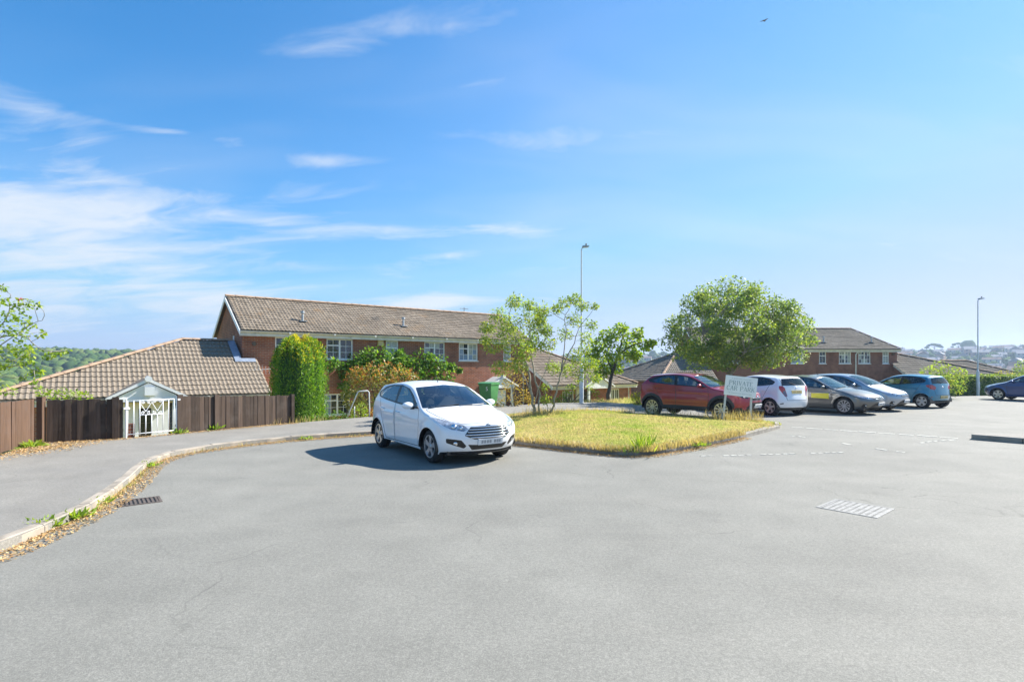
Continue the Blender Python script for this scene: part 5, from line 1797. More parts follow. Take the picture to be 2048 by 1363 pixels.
def clump_points(clusters, n_each, hollow=0.3):
    """points through soft ellipsoid clumps, and the direction out of each"""
    Ps, Os = [], []
    for (c, r, k) in clusters:
        m = int(n_each * k)
        v = nprng.normal(size=(m, 3)); v /= np.linalg.norm(v, axis=1)[:, None]
        q = nprng.uniform(hollow, 1.0, m) ** (1 / 2.0)
        lump = 1 + .28 * vnoise(v[:, 0] * 3 + c[0], v[:, 1] * 3 + v[:, 2] * 2.5 + c[2])
        Ps.append(np.array(c) + v * np.array(r) * (q * lump)[:, None]); Os.append(v)
    return np.concatenate(Ps), np.concatenate(Os)


def limb(mb, pts, r0, r1, n=7, wob=0.04):
    pts = [Vector(p) for p in pts]
    dense = []
    for i in range(len(pts) - 1):
        p0, p1, p2, p3 = pts[max(i - 1, 0)], pts[i], pts[i + 1], pts[min(i + 2, len(pts) - 1)]
        for j in range(4):
            t = j / 4
            q = 0.5 * ((2 * p1) + (p2 - p0) * t + (2 * p0 - 5 * p1 + 4 * p2 - p3) * t * t + (3 * p1 - p0 - 3 * p2 + p3) * t ** 3)
            dense.append(q + Vector((rng.uniform(-wob, wob), rng.uniform(-wob, wob), 0)) * (1 if i + j else 0))
    dense.append(pts[-1])
    m = len(dense)
    mb.tube(dense, [r0 + (r1 - r0) * i / (m - 1) for i in range(m)], n)
    return dense


def tree(name, base, label, stems, clusters, n_each, leaf, leaf_m, bark, branch_r=.022, aspect=.55, up=.55, droop=.1, hollow=.2, group=None, cat='tree', extra=None, twigs=2):
    root = empty(name, base, 0, label, cat, group)
    B = Vector(base)
    mb = MB()
    tips = []
    for (pts, r0, r1) in stems:
        tips += limb(mb, [Vector(p) - B for p in pts], r0, r1)[2:]
    for (c, r, k) in clusters:
        cc = Vector(c) - B
        lower = [t for t in tips if t.z < cc.z + .1] or tips
        s = min(lower, key=lambda t: (t - cc).length + .25 * abs(t.z - (cc.z - .6)))
        if (s - cc).length > .12:
            mid = s.lerp(cc, .5) + Vector((rng.uniform(-.12, .12), rng.uniform(-.12, .12), .10 * (cc - s).length))
            limb(mb, [s, mid, cc], branch_r, branch_r * .35, 5, .015)
        for _ in range(twigs):
            e = cc + Vector((rng.gauss(0, r[0] * .55), rng.gauss(0, r[1] * .55), rng.gauss(0, r[2] * .5)))
            mb.tube([cc, cc.lerp(e, .5) + Vector((0, 0, .04)), e], [branch_r * .35, branch_r * .25, branch_r * .12], 4)
    mb.build('trunk', MT[bark], root, sm=True, angle=60)
    P, O = clump_points([((c[0] - base[0], c[1] - base[1], c[2] - base[2]), r, k) for c, r, k in clusters], n_each, hollow)
    link('crown', leaf_mesh('crown', P, leaf, O * .6, aspect, up, droop), MT[leaf_m], root)
    return root


def px_clusters(L, Y, spread, flat=.8):
    out = []
    for (px, py, r, *k) in L:
        yy = Y + rng.uniform(-spread, spread)
        rr = r / 1100 * yy
        out.append((tuple(at(px, py, yy)), (rr, rr * 1.0, rr * flat), (k[0] if k else 1.0)))
    return out


# --- round broad tree in the car park verge
TB = at(1462, 800, 27.6); TB.z = float(land(TB.x, TB.y))
cl = []
for i in range(190):
    while True:
        v = Vector((rng.uniform(-1, 1), rng.uniform(-1, 1), rng.uniform(-.80, 1)))
        if .3 < v.length < 1.0: break
    lean = -.35 * max(0, v.x) if v.z > 0 else 0
    c = Vector((TB.x + .22 + v.x * 3.4, TB.y + v.y * 2.9, 3.70 + v.z * 2.3 + (lean * 1.3)))
    r = rng.uniform(.36, .62)
    cl.append((tuple(c), (r, r, r * .72), 1.0))
cl += px_clusters([(1385, 600, 22), (1415, 583, 24), (1450, 570, 22), (1476, 566, 20), (1512, 578, 22), (1546, 600, 22), (1582, 622, 24), (1610, 650, 20), (1362, 640, 22), (1352, 668, 18), (1622, 682, 14), (1600, 712, 18), (1400, 705, 22), (1560, 715, 24), (1430, 725, 18), (1505, 725, 22)], 27.2, 1.2)
stems = [([TB, TB + Vector((.02, 0, .8)), TB + Vector((-.02, .05, 1.5))], .15, .12)]
hub = TB + Vector((-.02, .05, 1.45))
for a in range(7):
    t = a / 7 * 2 * math.pi + .2
    e = hub + Vector((math.cos(t) * 2.2, math.sin(t) * 1.9, 1.5 + .5 * math.sin(a * 2.1)))
    stems.append(([hub, hub.lerp(e, .4) + Vector((0, 0, .25)), e], .06, .02))
tree('round_tree', tuple(TB), 'broad round crowned green tree behind the red SUV', stems, cl, 150, .135, 'leaf_mid', 'bark_pale', .02, .62, .5, .15, .15)

# --- thin many-stemmed tree on the island
Y = 18.7
q = lambda a, b, y=Y: at(a, b, y)
z0 = float(isle_z(0.9, 18.7)) - .05
RB = (0.86, 18.7, z0)
def foot(p): p = Vector(p); p.z = z0; return p
stems = [([foot(q(1074, 840)), q(1064, 795), q(1056, 738), q(1034, 678), q(1018, 630)], .055, .014),
         ([foot(q(1080, 838)), q(1078, 790, 18.9), q(1066, 735, 19.1), q(1062, 690, 19.1), q(1058, 640, 19.1)], .045, .012),
         ([foot(q(1101, 836, 18.5)), q(1112, 783, 18.5), q(1123, 740, 18.4), q(1143, 697, 18.3), q(1158, 655, 18.2)], .040, .010),
         ([q(1123, 740, 18.4), q(1131, 690, 18.6), q(1131, 640, 18.7), q(1140, 605, 18.7)], .024, .006),
         ([foot(q(1068, 842, 18.6)), q(1070, 800, 18.4), q(1082, 760, 18.3), q(1100, 715, 18.3)], .022, .008),
         ([q(1064, 795), q(1040, 740, 18.9), q(1010, 712, 19.0), q(985, 700, 19.0)], .02, .006),
         ([foot(q(1090, 840, 18.5)), q(1093, 815, 18.5), q(1090, 775, 18.5)], .014, .006)]
PXA = [(1000, 632, 24), (1030, 604, 20), (1058, 634, 26), (975, 655, 18), (985, 692, 22, .8), (1016, 690, 26), (1048, 676, 26), (1074, 658, 24), (1096, 688, 22, .8), (1084, 622, 18), (1003, 735, 24),
       (1036, 728, 22), (1010, 662, 24), (1050, 704, 20), (1080, 640, 16), (1024, 650, 24), (1070, 690, 20), (1092, 660, 16), (1060, 610, 14, .7), (970, 680, 12, .6),
       (1128, 606, 15, .55), (1150, 598, 15, .65), (1166, 612, 14, .6), (1150, 640, 18, .7), (1172, 676, 18, .7), (1130, 668, 18, .6), (1112, 618, 13, .5), (1190, 612, 8, .3), (1184, 650, 13, .5),
       (1160, 742, 24), (1180, 728, 20), (1128, 738, 20, .8), (1150, 712, 18, .7), (1105, 735, 16, .6), (1170, 700, 14, .5), (1192, 755, 12, .5), (1092, 800, 12, .35), (1090, 775, 10, .3)]
tree('thin_tree', RB, 'sparse many stemmed tree with pale trunks on the grass island', stems, px_clusters(PXA, Y, .8), 380, .095, 'leaf_rowan', 'bark_pale', .011, .42, .45, .1, .05, twigs=4)

# --- small tree beside the path
TBx = at(1216, 803, 29.0)
TBx.z = float(land(TBx.x, TBx.y)) - .03
stems = [([TBx, at(1219, 770, 29.0), at(1229, 732, 29.0), at(1238, 700, 29.0), at(1246, 675, 29)], .12, .03), ([at(1226, 742, 29), at(1212, 715, 29.2), at(1202, 695, 29.2)], .05, .015), ([at(1235, 712, 29), at(1262, 692, 28.8), at(1290, 682, 28.7)], .045, .012)]
PXB = [(1198, 690, 20), (1214, 670, 20), (1240, 666, 22), (1264, 682, 20), (1292, 690, 14, .7), (1255, 706, 20), (1226, 702, 22), (1200, 718, 20), (1204, 742, 16), (1232, 734, 16), (1276, 664, 12, .6), (1302, 684, 8, .5), (1246, 655, 10, .5), (1270, 710, 14), (1185, 705, 14, .7)]
tree('young_tree', tuple(TBx), 'small bright green tree standing right of the lamp post', stems, px_clusters(PXB, 29.0, .6), 190, .20, 'leaf_lime', 'bark_dark', .016, .62, .4, .5, .2)

# --- climbing shrub overhanging the fence at the far left
LBx = Vector((-12.3, 12.9, -0.3))
LBx.z = float(land(LBx.x, LBx.y))
stems = [([LBx, at(-40, 780, 12.6), at(-20, 700, 12.4), at(10, 640, 12.3), at(22, 590, 12.2)], .03, .006), ([LBx, at(-60, 760, 12.3), at(-30, 690, 12.2), at(40, 670, 12.1), at(90, 700, 12.0), at(132, 702, 12.0)], .022, .005),
         ([LBx, at(-60, 720, 12.5), at(0, 690, 12.4), at(60, 650, 12.3), at(85, 640, 12.3)], .02, .004), ([LBx, at(-50, 770, 12.2), at(10, 735, 12.1), at(60, 735, 12.0), at(78, 765, 12.0)], .018, .004),
         ([LBx, at(-30, 745, 12.2), at(30, 722, 12.1), at(80, 735, 12.0)], .014, .003), ([LBx, at(-30, 770, 12.0), at(20, 755, 12.0), at(75, 765, 12.0)], .012, .003)]
PXL = [(6, 575, 8, .5), (4, 600, 12, .7), (40, 612, 16), (56, 604, 10, .6), (20, 632, 16), (48, 640, 16), (75, 610, 6, .3), (10, 660, 20), (40, 668, 18), (66, 650, 8, .4), (15, 700, 20), (45, 696, 18), (60, 700, 14, .8), (58, 722, 14),
       (76, 742, 12), (28, 722, 14, .7), (98, 710, 10, .8), (118, 706, 10, .8), (134, 700, 5, .3), (80, 672, 6, .3), (-15, 640, 26), (-20, 690, 30), (-15, 740, 26), (92, 664, 4, .25), (48, 755, 8, .4), (5, 730, 14, .6), (70, 762, 8, .4)]
ls = tree('climbing_shrub', tuple(LBx), 'leafy climbing shrub with arching pale stems over the brown fence at far left', stems, px_clusters(PXL, 12.2, .25), 60, .085, 'leaf_lime', 'bark_pale', .007, .6, .5, .35, .1, cat='shrub', twigs=2)
fp = np.array([at(44, 598, 12.1) + Vector((rng.gauss(0, .025), rng.gauss(0, .02), rng.gauss(0, .02))) - LBx for _ in range(26)])
link('flower', leaf_mesh('flower', fp, .04, None, .9), MT['petal_red'], ls)
# the low growth over the fence top
P, O = clump_points([((at(a, b, 12.9).x, 12.9, at(a, b, 12.9).z), (.18, .2, .12), 1) for a, b in ((85, 782), (110, 790), (130, 786), (150, 792), (15, 780), (170, 794))], 60)
fo = empty('fence_top_shrub', (-10.2, 13.1, float(land(-10.2, 13.1))), 0, 'low bright green growth showing just above the dark fence', 'shrub')
link('foliage', leaf_mesh('foliage', P - np.array(fo.location), .08, O), MT['leaf_lime'], fo)
mb = MB()
for a in (95, 140): mb.tube([(0, 0, -.1), Vector(at(a, 800, 12.9)) - fo.location, Vector(at(a, 786, 12.9)) - fo.location], [.015, .01, .005], 5)
arc_ = [Vector(at(102 + 42 * (1 - math.cos(t)) / 1.0 * .5, 806 - 25 * math.sin(t), 12.8)) - fo.location for t in np.linspace(0, math.pi, 12)]
mb.tube(arc_, .006, 5)
mb.build('stem', MT['bark_pale'], fo)

# --- columnar conifer
cx = at(597, 760, 18.6)
cz = float(land(cx.x, cx.y))
cy = empty('columnar_conifer', (cx.x, cx.y, cz), 0, 'dense columnar bright green conifer with yellow tips at the end of the dark fence', 'conifer')
Htot = 2.68 - cz
def con_r(h):   # radius at fraction of height
    return np.interp(h, [0, .08, .25, .6, .8, .92, .98, 1.0], [.56, .70, .80, .82, .79, .68, .48, .28])
def conifer_leaves(n, lo, hi, shell=(.84, 1.06)):
    h = nprng.uniform(lo, hi, n); a = nprng.uniform(0, 2 * np.pi, n)
    lob = 1 + .09 * np.sin(a * 6 + 1.2 * h) + .07 * np.sin(a * 15 - 1.5 * h) + .05 * vnoise(a * 4, h * 22)
    r = con_r(h) * lob * nprng.uniform(*shell, n)
    z = h * Htot * (1 + .03 * np.sin(a * 3 + 1))
    return np.stack([r * np.cos(a), r * np.sin(a), z], -1), np.stack([np.cos(a), np.sin(a), .3 + 0 * a], -1)
hs = np.linspace(0, .99, 22); aa = np.linspace(0, 2 * np.pi, 26, endpoint=False)
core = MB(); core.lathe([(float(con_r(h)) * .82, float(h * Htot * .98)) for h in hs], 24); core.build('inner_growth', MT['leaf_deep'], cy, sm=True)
P, O = conifer_leaves(26000, .0, 1.0)
link('foliage', leaf_mesh('foliage', P, .085, O * .45, .30, .1, 0, .2, 1.3), MT['leaf_cypress'], cy)
P, O = conifer_leaves(3200, .80, 1.02, (.5, 1.06))
link('golden_tips', leaf_mesh('golden_tips', P, .10, O * .4, .3, .1, 0, .2, 1.3), MT['leaf_gold'], cy)
MB().tube([(0, 0, -.1), (0, 0, .5)], .09, 8).build('trunk', MT['bark_dark'], cy)

# --- vine on the brick front
vroot = empty('wall_climber', HO + Vector((ca * 7 + sa * .1, sa * 7 - ca * .1, float(land(HO.x + ca * 7, HO.y + sa * 7)))), 0, 'mass of leafy green climber under the upper windows of the brick terrace', 'climbing plant')
def onwall(px, py, out=.45):
    r = (px - 1024) / 1100; y = .22 - out
    t = (r * (HO.y + ca * y) - HO.x + sa * y) / (ca - r * sa)
    Yd = HO.y + sa * t + ca * y
    return at(px, py, Yd)
VPX = [(664, 728, 16, .7), (690, 738, 16, .7), (688, 752, 10, .5), (712, 728, 20), (735, 716, 26), (764, 712, 26), (788, 722, 22), (800, 740, 20), (748, 740, 22), (775, 742, 20), (830, 738, 24), (850, 720, 24), (872, 728, 26), (888, 748, 24),
       (858, 752, 28), (832, 764, 24), (892, 774, 18), (870, 785, 20), (905, 790, 14, .6), (815, 722, 14, .6), (900, 732, 10, .5), (918, 740, 6, .4), (712, 755, 14, .7), (688, 772, 8, .5), (800, 708, 12, .5)]
vc = []
for (a, b, r, *k) in VPX:
    p = onwall(a, b, .42); rr = r / 1100 * p.y
    vc.append((tuple(p - vroot.location), (rr, rr * .75, rr * .85), k[0] if k else 1.0))
P, O = clump_points(vc, 260, .15)
O = O * .5 + np.array([sa, -ca, .2]) * .5
link('foliage', leaf_mesh('foliage', P, .17, O, .62, .45, .35), MT['leaf_vine'], vroot)
mb = MB()
for (a, b) in ((690, 740), (750, 735), (830, 755), (870, 770)):
    p = onwall(a, b, .2) - vroot.location; f0 = Vector((p.x, p.y, -.1))
    limb(mb, [f0, f0.lerp(p, .5) + Vector((.1, 0, 0)), p], .035, .015, 6)
mb.build('stem', MT['bark_dark'], vroot, sm=True)

# --- shrubs
def shrub(name, label, base, clusters, n_each, leaf, mat, tips=None, cat='shrub', aspect=.5, up=.5, hollow=.45, trunk='bark_dark', group=None):
    b = Vector(base)
    root = empty(name, b, 0, label, cat, group)
    P, O = clump_points([((c[0] - b.x, c[1] - b.y, c[2] - b.z), r, k) for c, r, k in clusters], n_each, hollow)
    link('foliage', leaf_mesh('foliage', P, leaf, O * .6, aspect, up), MT[mat], root)
    if tips:
        lim, share, m2 = tips
        sel = (P[:, 2] > lim - b.z) & (nprng.uniform(0, 1, len(P)) < share)
        if sel.sum() > 3: tag(link('new_growth', leaf_mesh('new_growth', P[sel] + O[sel] * .05 + [0, 0, .03], leaf * 1.05, O[sel] * .5, aspect, up, 0, .25, .5), MT[m2], root), kind='stuff')
    mb = MB()
    for (c, r, k) in clusters[:7]:
        e = Vector(c) - b
        mb.tube([(rng.uniform(-.05, .05), rng.uniform(-.05, .05), -.1), e * .55 + Vector((0, 0, .05)), e], [.03, .02, .008], 5)
    mb.build('stem', MT[trunk], root)
    return root


def ground_at(px, Y):
    x = (px - 1024) / 1100 * Y
    return Vector((x, Y, float(land(x, Y))))


PHX = [(705, 775, 20), (712, 755, 16), (740, 755, 24), (772, 752, 24), (802, 755, 20), (825, 756, 12, .6), (705, 800, 20), (735, 790, 30), (770, 790, 30), (800, 785, 24), (720, 820, 24), (760, 822, 26), (795, 815, 24), (690, 790, 8, .5)]
shrub('photinia_bush', 'rounded bush with orange red tipped leaves behind the white hatchback', ground_at(760, 20.6), px_clusters(PHX, 20.6, .5, 1.0), 300, .105, 'leaf_photinia', (1.2, .5, 'leaf_red'), aspect=.42)
shrub('low_shrub', 'low dark green shrubs under the bright conifer beside the handrail', ground_at(660, 18.7), px_clusters([(618, 838, 14), (640, 832, 16), (660, 836, 12), (676, 830, 14), (690, 836, 10), (600, 842, 10)], 18.7, .2, .8), 170, .06, 'leaf_vine')
shrub('bright_shrub', 'yellow green shrub under the white handrail', ground_at(722, 19.4), px_clusters([(712, 825, 12), (722, 815, 12), (732, 828, 10), (708, 838, 10), (748, 832, 10)], 19.3, .2, .9), 170, .06, 'leaf_lime')
shrub('red_shrub', 'small red leaved shrub just behind the white hatchback', ground_at(744, 18.9), px_clusters([(745, 822, 9), (752, 830, 9), (744, 836, 8)], 18.9, .1, .9), 130, .06, 'leaf_red')
shrub('autumn_shrub', 'orange and yellow leaved thin shrub right of the green bin', ground_at(1030, 24.0), px_clusters([(1010, 790, 14), (1030, 770, 16), (1045, 750, 14), (1020, 745, 14), (1050, 785, 14), (1035, 800, 14), (1000, 806, 10), (1062, 800, 10), (1012, 768, 10), (1040, 728, 10, .6), (1020, 722, 8, .5)], 24.0, .4, 1.1), 110, .085, 'leaf_orange', aspect=.45, hollow=.1)
shrub('wall_shrub', 'fresh green leafy plant growing up against the lamp post', ground_at(1135, 27.0), px_clusters([(1130, 790, 10), (1140, 778, 10), (1122, 800, 9), (1150, 768, 9, .7), (1180, 772, 8, .6), (1190, 785, 8, .6), (1110, 805, 10), (1200, 803, 10, .6)], 27.0, .3, .9), 90, .10, 'leaf_lime')
shrub('yellow_shrub', 'small clipped yellow shrub behind the red SUV', ground_at(1275, 27.5), px_clusters([(1268, 793, 9), (1278, 790, 10), (1288, 793, 8), (1272, 800, 9), (1284, 801, 9)], 27.5, .2, .9), 240, .06, 'leaf_gold')
shrub('golden_shrub', 'tall loose yellow green shrub behind the light blue hatchback', ground_at(1885, 31.5), px_clusters([(1860, 748, 18), (1880, 738, 18), (1900, 745, 18), (1915, 758, 16), (1868, 765, 18), (1890, 765, 20), (1912, 775, 16), (1850, 760, 12), (1922, 745, 10, .6)], 31.5, .6, .9), 230, .12, 'leaf_rowan')
shrub('dome_shrub', 'clipped golden dome shaped shrub rising above the hedge', ground_at(2010, 38.5), px_clusters([(2010, 758, 20), (1998, 764, 16), (2022, 764, 16), (2010, 770, 22)], 38.5, .2, .75), 420, .10, 'leaf_gold', hollow=.8)
shrub('right_edge_tree', 'leafy olive green bush at the right edge above the dark blue hatchback', ground_at(2052, 44), px_clusters([(2045, 735, 16), (2060, 728, 18), (2040, 745, 12), (2060, 750, 18)], 44, .5, .9), 200, .16, 'leaf_mid')
# clipped hedge
hg = empty('clipped_hedge', (30.5, 36.2, float(land(30.5, 36.2))), R(14), 'clipped dark green hedge behind the far lamp post', 'hedge')
n = 9000
u = nprng.uniform(-3.6, 9.5, n); v = nprng.uniform(-.55, .55, n); zz = nprng.uniform(0, 1.28, n) + .05 * vnoise(u * 3, v * 3)
face = nprng.integers(0, 3, n)
v = np.where(face == 0, -.55 + nprng.normal(0, .03, n), v); zz = np.where(face == 1, 1.28 + .06 * vnoise(u * 2.5, v * 4) + nprng.normal(0, .02, n), zz)
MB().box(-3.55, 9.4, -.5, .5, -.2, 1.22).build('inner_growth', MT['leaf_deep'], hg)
link('foliage', leaf_mesh('foliage', np.stack([u, v, zz], -1), .10, np.stack([0 * u, np.where(face == 0, -1., 0.), np.where(face == 1, 1., .3)], -1), .5), MT['leaf_mid'], hg)


def weed(label, loc, n, size, mat, spread, name='weed', cat='weed', tall=.8, aspect=.3):
    root = empty(name, loc, rng.uniform(0, 6), label, cat, 'weeds along kerb and fence')
    P = np.stack([nprng.normal(0, spread, n), nprng.normal(0, spread, n), nprng.uniform(0, size * .4, n)], -1)
    O = np.stack([P[:, 0], P[:, 1], 0 * P[:, 0]], -1) / (spread + 1e-6) * .5
    link('leaves', leaf_mesh('leaves', P, size, O, aspect, .4, 0, .25, tall), MT[mat], root)


weed('bright green weed tuft nearest the camera on the left kerb', (-5.10, 6.02, .02), 130, .10, 'leaf_lime', .06)
weed('second bright green weed tuft further along the left kerb', (-5.10, 6.42, .02), 130, .09, 'leaf_lime', .065)
weed('small sparse green weed beside the gully grating', (-5.33, 7.05, .02), 70, .09, 'leaf_lime', .07)
weed('grassy green tuft at the foot of the brown fence corner', (-10.15, 11.55, .1), 160, .13, 'leaf_lime', .10)
weed('tall green weed at the near corner of the grass island', (2.62, 11.15, .08), 70, .30, 'leaf_lime', .10, tall=2.4, aspect=.07)
weed('dark green clump over the front kerb of the grass island', (2.35, 11.12, .08), 170, .10, 'leaf_vine', .12, aspect=.14)
weed('yellow green weed at the foot of the dark fence post', (-7.95, 14.75, .1), 50, .16, 'leaf_lime', .06, tall=1.2)
weed('small yellow green weed in the gateway corner', (-8.45, 13.95, .1), 60, .12, 'leaf_lime', .07)
weed('green weed in the gutter near the white hatchback', (-5.05, 13.45, .02), 60, .08, 'leaf_lime', .07)
weed('green weed at the kerb bend on the left', (-6.42, 9.75, .02), 50, .09, 'leaf_lime', .06)
weed('low green weed along the right kerb of the island', (4.1, 12.05, .05), 80, .10, 'leaf_lime', .10)
wd = path_band(KERB_L[4:13], 500, -.02, .10)
blades('gutter_weeds', wd[:, 0], wd[:, 1], np.full(len(wd), .0), nprng.uniform(.03, .11, len(wd)), nprng.uniform(.006, .012, len(wd)), MT['grass'], .7, 'thin weedy grass growing in the gutter joint', 'grass')
sb = path_band([(-7.2, 16.0), (-6.6, 16.75), (-6.0, 17.5)], 150, -.15, .2)
blades('fence_end_grass', sb[:, 0], sb[:, 1], np.full(len(sb), .08), nprng.uniform(.06, .28, len(sb)), nprng.uniform(.006, .014, len(sb)), MT['straw'], .4, 'dry tall grass at the right end of the dark fence', 'grass')
vb = path_band([(1.5, 26.6), (3.0, 27.3), (5.5, 28.8), (7.5, 30.5)], 2600, -1.2, .9)
blades('verge_grass', vb[:, 0], vb[:, 1], land(vb[:, 0], vb[:, 1]), nprng.uniform(.05, .22, len(vb)), nprng.uniform(.01, .02, len(vb)), MT['grass'], .4, 'rough grass verge below the low brick wing', 'grass')
# ------------------------------------------------------------------ fences, gate, posts, bin, sign
def fence(name, label, a, b, h0, h1, mat, board=.105, posts=(), z=PAVE_Z, gap=.004, seed=1, thick=.018, jag=.012):
    rr = random.Random(seed)
    a, b = Vector((a[0], a[1], 0)), Vector((b[0], b[1], 0))
    d = b - a; L = d.length
    root = empty(name, (a.x, a.y, z), math.atan2(d.y, d.x), label, 'fence')
    n = round(L / board); w = L / n
    for i in range(n):
        u = (i + .5) / n
        h = h0 + (h1 - h0) * u + rr.uniform(-jag, jag)
        yo = rr.choice((0, .012, .006)) + rr.uniform(0, .006)
        x0, x1 = i * w + gap / 2, (i + 1) * w - gap / 2 + rr.uniform(-.002, .01)
        mb = MB()
        lean = rr.uniform(-.004, .004)
        mb.add([(x0, yo, .01), (x1, yo + rr.uniform(-.006, .006), .01), (x1 + lean, yo + rr.uniform(-.006, .006), h), (x0 + lean, yo, h),
                (x0, yo + thick, .01), (x1, yo + thick, .01), (x1 + lean, yo + thick, h + rr.uniform(-.004, .004)), (x0 + lean, yo + thick, h)],
               [(0, 1, 2, 3), (5, 4, 7, 6), (3, 2, 6, 7), (0, 4, 5, 1), (0, 3, 7, 4), (1, 5, 6, 2)])
        mb.build('board', MT[mat], root)
    for zr in (.2, (h0 + h1) / 2 - .15):
        MB().box(0, L, .04, .085, zr - .035, zr + .035).build('rail', MT[mat], root)
    for (s, pw, ph, front) in posts:
        x = L * s
        MB().box(x - pw / 2, x + pw / 2, -.045 if front else .035, .035 if front else .12, 0.0, ph).build('post', MT[mat], root)
    return root


fence('board_fence', 'brown sunlit board fence panel at the left edge', (-9.45, 9.2), (-10.45, 12.05), 1.0, .985, 'fence_brown', .135, seed=2, gap=.002, jag=.004, thick=.015)
MB().box(-.11, .11, -.055, .055, 0, 1.0)
cp = empty('fence_post', (-10.42, 12.17, PAVE_Z), R(-68), 'wide brown corner post between the two fences', 'post')
MB().box(-.10, .10, -.05, .05, 0, 1.01).build('post_shaft', MT['fence_brown'], cp)
MB().box(-.105, .105, -.055, .055, 1.011, 1.03).build('post_cap', MT['fence_brown'], cp)
fence('board_fence', 'dark weathered board fence between corner post and white gate', (-10.34, 12.22), (-9.16, 12.95), .955, .93, 'fence_dark', .105, posts=((.90, .13, .985, True),), seed=3)
fence('board_fence', 'long dark board fence running right from the white gate to the conifer', (-8.5, 13.95), (-6.62, 16.68), .94, .835, 'fence_dark', .115, posts=((.02, .13, .985, True), (.30, .12, .945, True), (.985, .10, .87, True)), seed=4)

# --- white wrought gate
ga, gb = Vector((-9.12, 13.0, 0)), Vector((-8.52, 13.92, 0))
gd = gb - ga
gate = empty('garden_gate', (ga.x, ga.y, PAVE_Z + .03), math.atan2(gd.y, gd.x), 'white wrought iron garden gate with scrolls between the dark fences', 'gate')
GL = gd.length
rt = .011
for i in range(9):
    x = .03 + (GL - .06) * i / 8
    top = .86 if i in (0, 8, 1, 7, 2, 6) else .50
    MB().tube([(x, 0, .02), (x, 0, top)], rt, 6).build('bar', MT['white_paint'], gate, sm=True)
for (x0, x1, z) in ((.03, GL - .03, .06), (.03 + (GL - .06) * 2 / 8, .03 + (GL - .06) * 6 / 8, .50), (.03, GL - .03, .855)):
    MB().tube([(x0, 0, z), (x1, 0, z)], rt, 6).build('cross_rail', MT['white_paint'], gate, sm=True)
xa, xb = .03 + (GL - .06) * 2 / 8, .03 + (GL - .06) * 6 / 8
for i in range(4):
    x0, x1 = xa + (xb - xa) * i / 4, xa + (xb - xa) * (i + 1) / 4
    MB().tube([(x0, 0, .80 if i % 2 == 0 else .58), (x1, 0, .58 if i % 2 == 0 else .80)], .008, 6).build('diagonal', MT['white_paint'], gate)
    for zc, sgn in ((.545, 1), (.815, -1)):
        sp = [((x0 + x1) / 2 + .045 * (1 - t * .75) * math.cos(t * 9 + i), 0, zc + sgn * .045 * (1 - t * .75) * math.sin(t * 9 + i)) for t in np.linspace(0, 1, 16)]
        MB().tube(sp, .007, 5).build('scroll', MT['white_paint'], gate, sm=True)
MB().tube([(GL + .03, 0, -.02), (GL + .03, 0, .93)], .018, 8).build('gate_post', MT['white_paint'], gate)
MB().tube([(.0, 0, -.02), (.0, 0, .90)], .018, 8).build('gate_post', MT['white_paint'], gate)
MB().box(-.06, .07, -.03, .03, .66, .70).build('latch', MT['white_paint'], gate)
pl = empty('name_plate', (-8.47, 13.90, .97), math.atan2(gd.y, gd.x), 'tiny white house plate on the dark post right of the gate', 'plate')
MB().box(-.0, .06, -.05, -.042, -.02, .02).build('plate_face', MT['white_paint'], pl)
bp = empty('brick_pier', (-9.16, 13.2, -.2), HA, 'red brick gate pier stub left of the white gate', 'pier')
MB().box(-.05, .09, 0, .2, -.8, .62).build('pier_brickwork', MT['brick'], bp)

# --- handrail in front of the bush
hr = empty('handrail', tuple(ground_at(716, 18.8)), 0, 'white tubular handrail beside the red tipped bush', 'handrail')
o = Vector(hr.location)
mb = MB(); mb.tube([at(692, 842, 18.7) - o, at(700, 820, 18.7) - o, at(715, 785, 18.7) - o, at(718, 782, 18.7) - o, at(735, 781, 18.8) - o, at(738, 784, 18.8) - o, at(739, 815, 18.8) - o, at(739, 843, 18.8) - o], .022, 8)
mb.build('rail', MT['white_aged'], hr, sm=True)
mb = MB(); mb.tube([at(709, 812, 18.9) - o, at(709, 843, 18.9) - o], .018, 8); mb.build('upright', MT['white_aged'], hr, sm=True)

# --- street lamps
def lamp(label, x, y, hgt, r0, r1, hb, mat, arm, aim=0.0):
    root = empty('street_lamp', (x, y, float(land(x, y)) if abs(float(land(x, y))) > .2 else 0.0), aim, label, 'street lamp', 'street lamps')
    MB().tube([(0, 0, -.1), (0, 0, hb)], r0, 14).build('base_section', MT[mat], root, sm=True, angle=50)
    MB().box(-.06, .06, -r0 - .006, -r0 + .02, .35, .85).build('access_door', MT[mat], root)
    mb = MB(); mb.tube([(0, 0, hb), (0, 0, hb + .12)], [r0, r1 * 1.5], 14); mb.build('shoulder', MT[mat], root, sm=True)
    mb = MB(); mb.tube([(0, 0, hb + .12), (0, 0, hgt - .08)], [r1 * 1.45, r1], 12); mb.build('shaft', MT[mat], root, sm=True, angle=50)
    mb = MB(); mb.tube([(0, 0, hgt - .10), (.03, 0, hgt - .02), (.10, 0, hgt + .01), (arm, 0, hgt + .04)], r1 * .75, 8); mb.build('arm', MT[mat], root, sm=True)
    mb = MB(); mb.prism([(arm - .06, hgt + .01), (arm + .26, hgt + .05), (arm + .27, hgt + .07), (arm + .08, hgt + .10), (arm - .06, hgt + .08)], 'y', -.09, .09)
    h = mb.build('lantern', MT['galvanised'], root)
    MB().box(arm + .0, arm + .2, -.06, .06, hgt + .002, hgt + .016).build('lens', MT['upvc'], h)
    MB().lathe([(0, hgt + .20), (.03, hgt + .19), (.035, hgt + .12)], 10, c=(arm + .12, 0, 0)).build('photocell', MT['iron'], h)
    return root


